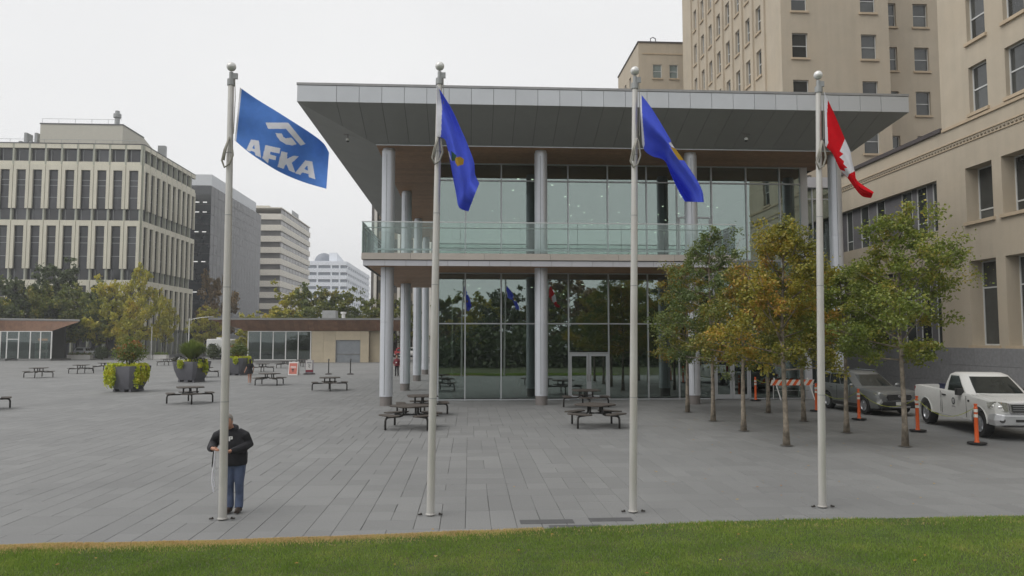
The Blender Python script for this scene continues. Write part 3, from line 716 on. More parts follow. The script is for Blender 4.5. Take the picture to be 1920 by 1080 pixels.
# ------------------------------------------------------------------ city blocks beyond the plaza
precast = mat('cream precast', (.65, .62, .51), .8, var=.06, scale=.3, objrand=.03, streak=.05)
pierm = mat('grey green pier', (.40, .41, .34), .8, var=.05)
smoke = mat('smoked glass', (.045, .047, .052), .12, var=.5, scale=.08, objrand=.45, spec=.6)
barm = mat('window bar', (.30, .31, .31), .5, .3)
OFB = thing('precast_office', 'cream precast office block with tall dark window slots behind the trees on the left', 'building', (-75, 149, 0))
X1, Y0, Y1 = -59.15, 137., 162.3
# levels: (z0, z1) tall slot storeys and short set-back bands
tall = [(26.4, 34.4), (15.6, 24.4 - .1), (4.85, 13.6)]; short = [(24.45, 26.35), (13.65, 15.55)]
def face(axis):
    n = 13 if axis == 'x' else 10; bw = 2.80 if axis == 'x' else 2.53
    def bx(name, m, u0, u1, d0, d1, z0, z1, par=OFB):
        # u runs away from the corner along the face, d is outwards
        if axis == 'x': return wbox(name, m, par, X1 - u1, X1 - u0, Y0 - d1, Y0 - d0, z0, z1)
        return wbox(name, m, par, X1 + d0, X1 + d1, Y0 + u0, Y0 + u1, z0, z1)
    W = n * bw
    for k in range(n):
        u = k * bw
        for (z0, z1) in tall:
            ww = 1.62; a = u + (bw - ww) / 2; b_ = a + ww; zt = z1 - 1.0
            g_ = .06
            bx('precast_panel', precast, u + g_, a, .0, .35, z0, z1); bx('precast_panel', precast, b_, u + bw - g_, .0, .35, z0, z1)
            bx('precast_panel', precast, a, b_, .0, .348, zt, z1 - .001)
            w_ = bx('window', smoke, a, b_, -.25, -.15, z0, zt)
            for f_ in (.29, .60, .74): bx('bar', barm, a, b_, -.149, -.10, z0 + (zt - z0) * f_, z0 + (zt - z0) * f_ + .09, w_)
        for (z0, z1) in short + [(35., 37.3)]:
            w_ = bx('window', smoke, u + .32, u + bw - .32, -.5, -.4, z0, z1)
            bx('bar', barm, u + .55, u + .63, -.39, -.33, z0, z1, w_); bx('bar', barm, u + bw - .63, u + bw - .55, -.39, -.33, z0, z1, w_)
        bx('pier', pierm, u - .0, u + .28, -.4, .22, 0, 38.2) if k else bx('pier', pierm, .05, .35, -.4, .2, 0, 38.2)
        bx('parapet_panel', precast, u + .32, u + bw - .04, -.2, .25, 37.35, 38.15)
        bx('beam_panel', precast, u + .30, u + bw - .02, -.3, .2, 34.42, 34.98)
        bx('ground_window', smoke, u + .4, u + bw - .2, -2.2, -2.1, .1, 4.3)
    bx('roof_line', mat('dark roof trim', (.1, .1, .1), .6), 0, W, -.4, .3, 38.2, 38.32)
face('x'); face('y')
wbox('core', mat('dark core', (.04, .04, .042), .6), OFB, X1 - 36.3, X1 - .55, Y0 + .55, Y1 - .2, 4.6, 38.1)
wbox('core', MT['dark core'], OFB, X1 - 36, X1 - 2.3, Y0 + 2.3, Y1 - 2, 0, 4.6)
pent = mat('cream penthouse', (.52, .50, .43), .8, var=.04)
q = MB(); q.prism([(Y0 + 5, 38.2), (Y0 + 5, 43.2), (Y0 + 14, 43.2), (Y0 + 22, 41.2), (Y0 + 22, 38.2)], 'x', -80.2 - 0, -65.2)
q.v = [(v[0] + 75, v[1] - 149, v[2]) for v in q.v]; q.build('penthouse', pent, OFB)
wbox('penthouse_trim', MT['dark roof trim'], OFB, -80.3, -65.1, Y0 + 4.9, Y0 + 14, 43.2, 43.4)
q = MB()
for z in (39.2, 44.3):
    xa, xb, yy = ((-95, -60, Y0 + .8) if z < 40 else (-80, -65.5, Y0 + 5.2))
    q.tube([(xa, yy, z), (xb, yy, z)], .035, 5); 
    x = xa
    while x <= xb: q.tube([(x, yy, z - 1.1 + (.25 if z < 40 else .2)), (x, yy, z)], .03, 5); x += 3.
q.v = [(v[0] + 75, v[1] - 149, v[2]) for v in q.v]; q.build('roof_rail', barm, OFB)
q = MB(); q.lathe([(.45, 43.4), (.45, 45.1), (.7, 45.2), (.7, 45.9), (.4, 46.1), (.4, 46.5)], 12); q.build('roof_vent', barm, OFB, (-67.2 + 75, Y0 + 7 - 149, 0))
for k in range(4): wbox('roof_plant', barm, OFB, -84.6 + k * .95, -84.1 + k * .95, Y0 + 6, Y0 + 8, 38.3, 40.2 + 1.6 * (k % 2))
wbox('roof_plant', barm, OFB, -62.8, -61.4, Y0 + 15, Y0 + 16, 38.3, 42.)

# black glass block
blackg = mat('black curtain glass', (.022, .026, .029), .06, var=.3, scale=.05, spec=.9)
greyg = mat('grey mirror curtain glass', (.045, .047, .05), .1, .0, var=.2, scale=.03, objrand=.25, spec=.22)
BK = thing('black_glass_office', 'black glass office block with white rooftop box behind the cream office', 'building', (-75, 204, 0))
bx1 = -62.3
wbox('glass_body', blackg, BK, -90, bx1 - .1, 182.1, 225.5, 0, 40.1)
for k in range(16):
    for j in range(17):
        ya, yb = 182.1 + j * 2.55, 182.1 + (j + 1) * 2.55; z0 = 2.2 + k * 2.37
        if yb > 225.5: continue
        wbox('curtain_pane', greyg, BK, bx1 - .09, bx1, ya + .07, yb - .07, z0 + .06, z0 + 2.31)
for k in range(16): wbox('floor_line', mulld, BK, -90, bx1 - .09, 182.0, 182.095, 2.2 + k * 2.37, 2.28 + k * 2.37)
for z in (14.2, 21.5, 28.7, 33.5, 35.9):
    for x in (-66., -64.2): wbox('ceiling_light', mat('office light', (.8, .8, .8), .5, emit=((1, 1, .95), .45)), BK, x, x + .95, 182.05, 182.09, z, z + .22)
wbox('roof_box', mat('white roof cladding', (.62, .64, .66), .6, var=.03), BK, -80, bx1 - .6, 184, 222, 40.1, 43.2)
# striped cream block
ST = thing('striped_office', 'cream office block with dark ribbon windows beyond the black glass block', 'building', (-72, 262, 0))
cream2 = mat('pale cream spandrel', (.72, .68, .60), .8, var=.05, scale=.2); ribbon = mat('ribbon glass', (.17, .165, .16), .25, var=.3, scale=.1, objrand=.2)
sx1 = -59.95
wbox('body', ribbon, ST, -100, sx1 - .5, 240.5, 283, 0, 43.)
for k in range(12):
    z = 1.8 + k * 3.58
    wbox('spandrel_band', cream2, ST, -100, sx1, 240., 283.4, z, z + 1.85)
    for j in range(10): wbox('window', ribbon, ST, sx1 - .5, sx1 - .35, 241 + j * 4.2, 244.9 + j * 4.2, z + 1.86, z + 3.57)
wbox('parapet', cream2, ST, -100, sx1, 240, 283.4, 42.95 + 1.86, 43.9 + 1.2); wbox('penthouse', pent, ST, -92, -66, 248, 275, 45.1, 47.)
wbox('roof_rail', barm, ST, sx1 - 2, sx1 - 1.9, 262, 272, 45.1, 48.)
# white far block with dome
WB = thing('white_far_block', 'far white tower block with ribbon windows and a grey dome on top', 'building', (-72, 430, 0))
white2 = mat('white far cladding', (.76, .79, .84), .7, var=.03); bluer = mat('blue grey ribbon', (.22, .25, .29), .25, var=.2, scale=.05)
wx1 = -62.85
wbox('body', bluer, WB, -130, wx1 - .4, 385.4, 473, 0, 42.)
for k in range(12):
    z = 1.2 + k * 3.6; wbox('spandrel_band', white2, WB, -130, wx1, 385, 473.4, z, z + 2.05)
for x in (-78., -71., -66.8): 
    for k in range(11): wbox('pier', white2, WB, x, x + .8, 385.02, 385.4, 1.2 + k * 3.6 + 2.051, 4.799 + k * 3.6)
for j in range(12):
    for k in range(11): wbox('pier', white2, WB, wx1 - .4, wx1 - .02, 389 + j * 7, 391.5 + j * 7, 1.2 + k * 3.6 + 2.051, 4.799 + k * 3.6)
wbox('drum', white2, WB, -86, -70, 391, 420, 42.8, 43.6)
q = MB(); q.lathe([(4.9, 0), (4.8, 1.4), (4.2, 2.9), (3.1, 4.1), (1.6, 4.9), (.2, 5.2)], 24); q.build('dome', mat('grey dome', (.20, .22, .26), .5), WB, (-77.2 + 72, 400 - 430, 43.6), smooth=True)
q = MB(); q.prism([(392, 43.6), (392, 48), (430, 44.4), (430, 43.6)], 'x', -73, -69); q.v = [(v[0] + 72, v[1] - 430, v[2]) for v in q.v]; q.build('roof_shed', white2, WB)
# finned block behind the pavilion
FB = thing('finned_office', 'tall office with white vertical fins seen between the pavilion columns', 'building', (0, 140, 0))
finm = mat('white concrete fin', (.66, .63, .58), .8, var=.04)
wbox('body', mat('brown window wall', (.09, .085, .08), .3, var=.3, scale=.2), FB, -15.9, 26, 131, 160, 0, 44)
x = -16.55
while x < 26: wbox('fin', finm, FB, x, x + .45, 129.9, 131.2, 0, 44.5); x += 1.35
for k in range(12): wbox('floor_band', mat('tan floor band', (.30, .26, .21), .8), FB, -15.9, 26, 130.75, 130.99, 2.5 + k * 3.6, 3.9 + k * 3.6)
wbox('end_wall', mat('grey brown end wall', (.13, .12, .115), .8), FB, -17.06, -16.6, 130.3, 160, 0, 44.5)

# ------------------------------------------------------------------ low plaza kiosks
cedar = mat('cedar fascia boards', (.22, .125, .08), .7, var=.25, scale=1.2, objrand=.15)
roofm = mat('kiosk roof edge', (.20, .20, .195), .6)
tanm = mat('tan stone panel', (.52, .45, .33), .8, var=.08, scale=.8, objrand=.06)
kglass = glassmat('kiosk glass', .08, (.9, 1, .97), (.5, .56, .54))
SV = thing('service_kiosk', 'long low kiosk with cedar fascia, glass front and grey roller door across the plaza', 'building', (-20, 104, 0))
KY = 100.
def kb(*a): return wbox(a[0], a[1], SV, *a[2:])
kb('roof', roofm, -33.6, -8.5, KY - 1.6, KY + 12, 5.55, 5.8)
q = MB(); q.add([(-33.4, KY - 1.4, 5.55), (-8.6, KY - 1.4, 5.55), (-8.6, KY - .06, 4.12), (-29.4, KY - .06, 4.12), (-33.4, KY + 12, 5.55), (-29.4, KY + 11, 4.12)], [(0, 1, 2, 3), (0, 3, 5, 4)])
for k in range(40):
    x0 = -33.4 + k * .62; x1 = x0 + .6
    xa, xb = max(x0 + .0, x0 + (k < 7) * (7 - k) * .25), x1
    q2 = MB(); 
    if k < 6: q2.add([(x0, KY - 1.4, 5.55), (x1, KY - 1.4, 5.55), (x1, KY - 1.4 + 1.3 * (k + 1) / 7, 5.55 - 1.4 * (k + 1) / 7), (x0, KY - 1.4 + 1.3 * k / 7, 5.55 - 1.4 * k / 7)], [(0, 1, 2, 3)])
    else: q2.add([(x0, KY - 1.4, 5.55), (x1, KY - 1.4, 5.55), (x1, KY - .1, 4.15), (x0, KY - .1, 4.15)], [(0, 1, 2, 3)])
    q2.add([(v[0], v[1] + .04, v[2] + .04) for v in q2.v], [(3, 2, 1, 0)])
    q2.v = [(v[0] + 20, v[1] - 104, v[2]) for v in q2.v]; q2.build('soffit_board', cedar, SV)
kb('side_wall', roofm, -28.9, -28.6, KY + .3, KY + 11, .0, 4.1); kb('back_wall', tanm, -28.6, -11.4, KY + 10.5, KY + 11, 0, 4.1)
kb('inner_floor', innf, -28.6, -20.9, KY + .3, KY + 10.4, .0, .3)
kb('ceiling', inn, -28.6, -11.4, KY + .1, KY + 11, 4.15, 4.3)
for k in range(6): kb('mullion', whitep, -28.95 + k * 1.62 - .06, -28.95 + k * 1.62 + .06, KY - .05, KY + .1, .33, 4.1)
for k in range(5): kb('pane', kglass, -28.95 + k * 1.62 + .06, -28.95 + (k + 1) * 1.62 - .06, KY, KY + .02, .42, 4.04)
for z in (.35, 4.07): kb('transom', whitep, -28.9, -20.8, KY - .04, KY + .09, z - .05, z + .05)
kb('plinth', roofm, -29, -20.8, KY - .06, KY + .2, 0, .29)
for (a, b_) in ((-20.75, -19.2), (-19.2, -17.6), (-14.38, -13.25), (-13.25, -11.5)):
    for z0, z1 in ((.0, 1.35), (1.36, 2.72), (2.73, 4.1)): kb('stone_panel', tanm, a + .01, b_ - .01, KY - .02 if b_ < -12 else KY + .8, KY + .3 if b_ < -12 else KY + 1., z0, z1)
kb('stone_panel', tanm, -17.59, -14.39, KY - .02, KY + .3, 2.95, 4.1)
q = MB()
for k in range(14): q.box(-17.5 + 20, -14.4 + 20, KY + .1 - 104 - (.02 if k % 2 else 0), KY + .2 - 104, k * .205, (k + 1) * .205)
rd_ = q.build('roller_door', mat('grey roller door', (.27, .29, .31), .5, .3), SV)
kb('door_rail', roofm, -17.55, -14.4, KY + .04, KY + .08, 1.0, 1.15); kb('door_frame', roofm, -17.6, -17.5, KY - .05, KY + .2, 0, 2.94); kb('door_frame', roofm, -17.5, -14.4, KY - .05, KY + .2, 2.87, 2.94)
kb('roof_unit', mat('grey roof unit', (.35, .36, .36), .6), -20.2, -18.4, KY + 4, KY + 6, 5.8, 7.); q = MB(); q.lathe([(.25, 5.8), (.25, 6.5), (.4, 6.55), (.4, 6.8)], 12); q.build('roof_vent', whitep, SV, (-17.3 + 20, KY + 4 - 104, 0))

LK = thing('cafe_kiosk', 'low glass kiosk with pointed cedar roof at the far left of the plaza', 'building', (-66, 114, 0))
KY2 = 110.
def lb(*a): return wbox(a[0], a[1], LK, *a[2:])
q = MB(); q.add([(-80, KY2 - 1.5, 6.2), (-55.8, KY2 + .5, 5.75), (-60, KY2 + 9, 6.1), (-80, KY2 + 9, 6.1), (-80, KY2 - 1.5, 5.85), (-55.8, KY2 + .5, 5.6), (-60, KY2 + 9, 5.7), (-80, KY2 + 9, 5.7)], [(0, 1, 2, 3), (7, 6, 5, 4), (0, 4, 5, 1), (1, 5, 6, 2), (2, 6, 7, 3), (3, 7, 4, 0)])
q.v = [(v[0] + 66, v[1] - 114, v[2]) for v in q.v]; q.build('roof', roofm, LK)
for k in range(34):
    x0 = -79 + k * .7; x1 = x0 + .68
    def lo(x): t = max(0, (x + 59.3) / 3.5); return (KY2 - .05 + .5 * t, 4.2 + 1.35 * min(1, t))
    def hi(x): s_ = (x + 80) / 24.2; return (KY2 - 1.45 + 2. * s_, 5.85 - .25 * s_ - .01)
    if x1 > -55.9: break
    q = MB(); P = [(x0, *hi(x0)), (x1, *hi(x1)), (x1, *lo(x1)), (x0, *lo(x0))]; q.add(P, [(0, 1, 2, 3)]); q.add([(a, b_ + .04, c_ + .04) for a, b_, c_ in P], [(3, 2, 1, 0)])
    q.v = [(v[0] + 66, v[1] - 114, v[2]) for v in q.v]; q.build('soffit_board', cedar, LK)
mxs = [-72, -70.2, -68.4, -66.3, -65.4, -63.8, -62.2, -60.8, -59.3]
for x in mxs: lb('mullion', whitep, x - .07, x + .07, KY2 - .05, KY2 + .08, .3, 4.15)
for a, b_ in zip(mxs, mxs[1:]): lb('pane', kglass, a + .07, b_ - .07, KY2, KY2 + .02, .35, 4.1)
lb('plinth', roofm, -75, -65.5, KY2 - .1, KY2 + .1, 0, .3); lb('plinth', roofm, -63.7, -59.3, KY2 - .1, KY2 + .1, 0, .3)
lb('transom', whitep, -72, -59.3, KY2 - .06, KY2 + .09, 4.1, 4.2); lb('transom', whitep, -65.4, -63.8, KY2 - .06, KY2 + .09, 3.0, 3.1)
lb('back_wall', mat('kiosk back wall', (.12, .12, .11), .8), -74, -61.6, KY2 + 8, KY2 + 8.2, 0, 5.4); lb('inner_floor', innf, -74, -59.5, KY2 + .2, KY2 + 8, 0, .2)
lb('counter', mat('pale counter', (.5, .62, .58), .6), -62.4, -61, KY2 + 1.5, KY2 + 2.2, .3, 2.6); lb('lamp', mat('orange lamp', (.8, .3, .1), .6, emit=((1, .4, .15), .6)), -61.8, -60.6, KY2 + 1.1, KY2 + 1.4, 2.85, 3.15)
# ------------------------------------------------------------------ trees
barkp = mat('pale bark', (.27, .23, .18), .9, var=.3, scale=9, bump=.5, bscale=40, tint=((.10, .085, .065), 6., .8))
barkd = mat('dark bark', (.075, .06, .045), .9, var=.25, scale=5)
greenleaf = leafmat('green autumn leaves', [(.26, (.12, .17, .03)), (.5, (.20, .25, .042)), (.66, (.29, .30, .05)), (.82, (.45, .33, .06))], .8)
yellowleaf = leafmat('yellow autumn leaves', [(.24, (.15, .17, .026)), (.46, (.26, .25, .032)), (.62, (.38, .30, .04)), (.8, (.52, .26, .06))], .8)
darkleaf = leafmat('dark green leaves', [(.27, (.085, .13, .04)), (.55, (.14, .19, .05)), (.8, (.23, .26, .065))], .8)
mixleaf = leafmat('mixed green orange leaves', [(.26, (.11, .145, .026)), (.5, (.20, .21, .034)), (.64, (.33, .25, .04)), (.76, (.52, .26, .06))], .6)
def make_tree(seed, h, clear, rad, nl, leaf, tr=.09, limbs=26, lean=0., taper=.75, bumpy=.42, sx=.0, csp=1.):
    """returns (trunk mesh builder, crown mesh builder): leader, limbs, twigs and leaves on them"""
    rr = random.Random(seed); tq = MB(); cq = MB()
    lead = [Vector((lean * t * h + .06 * math.sin(5 * t + seed) * t * h * .2, .05 * math.sin(4 * t + seed * 2) * t * h * .2, t * h * .97)) for t in [k / 10 for k in range(11)]]
    tq.tube(lead, [tr * (1.25 if k == 0 else 1) * (1 - .9 * (k / 10) ** .8) + .008 for k in range(11)], 9)
    tips = []
    for i in range(limbs):
        f = (i + .5) / limbs; z = clear + (h * .95 - clear) * f ** 1.1
        prof = (1 - f) ** taper * .95 + .12
        if f < .12: prof *= .85
        a = i * 2.399 + rr.uniform(-.5, .5); ln = rad * prof * rr.uniform(1 - bumpy, 1 + bumpy)
        t = z / (h * .97); k = min(9, int(t * 10)); b0 = lead[k].lerp(lead[k + 1], t * 10 - k)
        rise = (rr.uniform(-.05, .35) + .85 * f) * ln
        if rr.random() < .2 and .15 < f < .75: rise = rr.uniform(1.1, 1.6) * ln; ln *= .8
        P = [b0, b0 + Vector((math.cos(a) * ln * .5, math.sin(a) * ln * .5, rise * .35)), b0 + Vector((math.cos(a) * ln + sx * 0, math.sin(a) * ln, rise))]
        tq.tube(P, [tr * .33 * (1 - .6 * f) + .006, tr * .2, .006], 5)
        tips.append((P, ln))
        for s_ in (-1, 1):                        # side twigs
            c0 = P[1].lerp(P[2], rr.uniform(0, .5)); aa = a + s_ * rr.uniform(.5, 1.1); l2 = ln * rr.uniform(.3, .55)
            e_ = c0 + Vector((math.cos(aa) * l2, math.sin(aa) * l2, l2 * rr.uniform(.1, .7))); tq.tube([c0, e_], [tr * .12, .005], 4); tips.append(([c0, c0.lerp(e_, .5), e_], l2 * .9))
    tips.append(([lead[8], lead[9], lead[10] + Vector((0, 0, .1))], rad * .35))
    tot = sum(l for _, l in tips)
    for P, ln in tips:
        nc = max(2, int(2.5 + ln * 2.2)); cl_ = []
        for _ in range(nc):                      # clumps of leaves along the twig, gaps between them
            t = rr.betavariate(2.3, 1.0); cl_.append((t, Vector((rr.gauss(0, .12), rr.gauss(0, .12), rr.gauss(.02, .10))) * min(2.5, .6 + ln * .6)))
        for _ in range(int(nl * ln / tot)):
            t, of_ = rr.choice(cl_); p = P[0].lerp(P[1], t * 2) if t < .5 else P[1].lerp(P[2], t * 2 - 1)
            sp = (.07 + .07 * t) * (.55 + .45 * min(3.2, ln)) * csp
            c = p + of_ + Vector((rr.gauss(0, sp), rr.gauss(0, sp), rr.gauss(0, sp * .8)))
            s_ = leaf * rr.uniform(.6, 1.25)
            d = Vector((rr.gauss(0, 1), rr.gauss(0, 1), rr.gauss(-.25, .7))).normalized(); n_ = d.cross(Vector((rr.gauss(0, 1), rr.gauss(0, 1), rr.gauss(0, 1)))).normalized()
            o = len(cq.v); cq.v += [tuple(c - d * s_ * .5), tuple(c + n_ * s_ * .38), tuple(c + d * s_ * .5), tuple(c - n_ * s_ * .38)]
            cq.f.append((o, o + 1, o + 2, o + 3)); cq.mi.append(0)
    return tq, cq
def put_tree(name, tm, cm, loc, label, group, rz=0., sc=1.):
    t_ = thing(name, label, 'tree', loc, rz, group); t_.scale = (sc, sc, sc)
    link('trunk', tm, t_); link('crown', cm, t_); return t_
# the grove of eight young trees in front of the pavilion
yg = 'young trees in the grove'
spec = [  # x, y, height, clear, rad, leaves, mat, seed, label
    (9.08, 21.15, 6.6, 2.25, 1.55, 16000, yellowleaf, 3, 'young tree with yellow and orange leaves at the front of the grove'),
    (9.12, 24.6, 5.6, 2.3, 1.45, 11000, mixleaf, 5, 'green and orange tree second in the left row of the grove'),
    (9.08, 27.6, 7.3, 2.3, 1.75, 12000, darkleaf, 8, 'dark green tree with bare open top, third in the left row of the grove'),
    (9.12, 31., 6.3, 2.3, 1.7, 11000, mixleaf, 12, 'rearmost tree of the left grove row with orange tips, by the glass'),
    (12.38, 20.8, 6.75, 2.45, 1.95, 17000, greenleaf, 15, 'broad green tree at the front right of the grove beside the traffic posts'),
    (12.3, 23.95, 5.4, 2.75, 1.35, 11000, greenleaf, 18, 'small green tree second in the right row of the grove, before the grey car'),
    (12.42, 27.35, 6.0, 2.5, 1.5, 11000, mixleaf, 22, 'third tree of the right grove row with a mottled green and yellow crown'),
    (12.36, 30.5, 6.2, 2.3, 1.5, 10000, darkleaf, 27, 'rearmost tree of the right grove row, beside the striped barricade')]
pitm = mat('tree pit soil', (.10, .095, .085), .95, var=.3, scale=8)
for (x, y, h_, c_, r_, nl, m_, sd_, lab) in spec:
    tq, cq = make_tree(sd_, h_, c_ - .15, r_, int(nl * 1.3), .085, .08, 32, csp=.9)
    put_tree('young_tree', tq.mesh('trunk', barkp, 'all'), cq.mesh('crown', m_, fix=False), (x, y, .018), lab, yg)
    q = MB(); q.lathe([(.19, 0), (.17, .006)], 14); tag(q.build('tree_pit', pitm, loc=(x, y, .019)), kind='structure')
# far tree belt: a few crowns, copied
farv = {}
def far_mesh(kind, k):
    if (kind, k) not in farv:
        tq, cq = make_tree(100 + k * 7 + hash(kind) % 1, 10, 2.2 + .4 * (k % 2), 3.6 + .5 * (k % 3), 6500, .42, .22, 30, taper=.5, bumpy=.4)
        farv[(kind, k)] = (tq.mesh('trunk', barkd, 'all'), cq.mesh('crown', MT[kind], fix=False))
    return farv[(kind, k)]
fyel = leafmat('far yellow leaves', [(.25, (.22, .24, .035)), (.5, (.40, .38, .05)), (.7, (.54, .46, .055)), (.88, (.55, .32, .05))], .3)
fgrn = leafmat('far green leaves', [(.27, (.09, .125, .028)), (.5, (.15, .185, .036)), (.66, (.25, .25, .045)), (.82, (.42, .33, .06))], .3)
fdrk = leafmat('far dark leaves', [(.25, (.055, .075, .035)), (.55, (.09, .12, .045)), (.85, (.14, .165, .06))], .3)
frus = leafmat('far rust leaves', [(.25, (.13, .105, .055)), (.55, (.23, .155, .07)), (.85, (.32, .21, .08))], .3)
FT = [  # px, top y, Y, kind, label
    (30, 525, 122, 'far dark leaves', 'dark tree behind the pointed cafe kiosk roof, nearest the left edge'),
    (-40, 530, 124, 'far green leaves', 'green tree cut by the left edge of the view above the cafe kiosk'),
    (65, 540, 123, 'far green leaves', 'green tree with an orange cap right behind the cafe kiosk'),
    (120, 500, 128, 'far dark leaves', 'tall dark tree in front of the cream office near its left windows'),
    (150, 545, 123, 'far green leaves', 'green tree to the right of the cafe kiosk roof point'),
    (100, 545, 124.5, 'far green leaves', 'low dark green tree behind the tip of the cafe kiosk'),
    (205, 530, 119, 'far yellow leaves', 'yellow green tree left of the tallest yellow tree'),
    (190, 560, 120, 'far green leaves', 'green tree behind the left half of the first planter'),
    (262, 512, 120, 'far yellow leaves', 'tallest bright yellow tree at the corner of the cream office'),
    (245, 560, 115, 'far yellow leaves', 'low yellow tree right behind the first planter shrub'),
    (312, 560, 125, 'far yellow leaves', 'thin sparse yellow tree before the side of the cream office'),
    (402, 522, 150, 'far rust leaves', 'rust brown tree in front of the black glass block'),
    (385, 580, 140, 'far yellow leaves', 'yellow bushy tree below the rust brown tree'),
    (545, 548, 128, 'far yellow leaves', 'yellow topped tree at the left end of the row behind the service kiosk'),
    (590, 543, 126, 'far green leaves', 'biggest green tree behind the service kiosk roof'),
    (640, 548, 128, 'far green leaves', 'green tree behind the service kiosk roof vent'),
    (688, 562, 126, 'far green leaves', 'green tree behind the right end of the service kiosk'),
    (745, 560, 130, 'far green leaves', 'green tree seen between the first pavilion columns'),
    (470, 590, 122, 'far yellow leaves', 'low yellow tree just above the left end of the service kiosk'),
    (800, 572, 132, 'far green leaves', 'green tree seen beside the fourth pavilion column')]
for i, (px, py, Y, kd, lab) in enumerate(FT):
    p = PY(px, py, Y); tm, cm = far_mesh(kd, i % 3)
    hgt = max(4.5, p.z); o = put_tree('street_tree', tm, cm, (p.x, Y, 0), lab, 'trees beyond the plaza', i * 1.7, hgt / 10.4)
    wf = {262: .55, 312: .42, 205: .7, 402: .6, 245: .7}.get(px, .9); o.scale = (hgt / 10.4 * wf, hgt / 10.4 * wf, hgt / 10.4)
# park trees behind the camera: the glass front mirrors them
rt = random.Random(77); kinds = ['far green leaves', 'far yellow leaves', 'far dark leaves', 'far green leaves', 'far rust leaves']
for i in range(36):
    x = -46 + (i % 24) * 4.3 + rt.uniform(-1.2, 1.2); Y = -rt.uniform(18, 34) if i < 24 else -rt.uniform(40, 50); kd = kinds[i % 5]; tm, cm = far_mesh(kd, i % 3)
    hgt = rt.uniform(6.5, 9.) if x < 4 else rt.uniform(9, 13.5)
    put_tree('park_tree', tm, cm, (x, Y, .02), 'park tree on the lawn behind the viewer, mirrored in the pavilion glass', 'park trees mirrored in the glass', i * 2.1, hgt / 10.4)
# added unseen shrubs: darken the glass reflections, hide mirrored lawn and horizon gaps
q = MB(); rh = random.Random(9)
for k in range(60):
    x = -48 + k * 1.8; y = -7 + rh.uniform(-1.5, 1.5); hh = rh.uniform(2.2, 4.6)
    for _ in range(260):
        c = Vector((x + rh.gauss(0, .9), y + rh.gauss(0, .8), abs(rh.gauss(hh * .5, hh * .35)))); d = Vector((rh.gauss(0, 1), rh.gauss(0, 1), rh.gauss(0, 1))).normalized(); n_ = d.cross(Vector((rh.gauss(0, 1), rh.gauss(0, 1), rh.gauss(0, 1)))).normalized()
        o = len(q.v); q.v += [tuple(c - d * .3), tuple(c + n_ * .24), tuple(c + d * .3), tuple(c - n_ * .24)]; q.f.append((o, o + 1, o + 2, o + 3)); q.mi.append(0)
tag(q.build('mirror_screen_shrubs', fdrk, fix=False), 'added dense shrubbery behind the viewer, darkens the mirror image in the pavilion glass', 'shrubbery', kind='stuff')
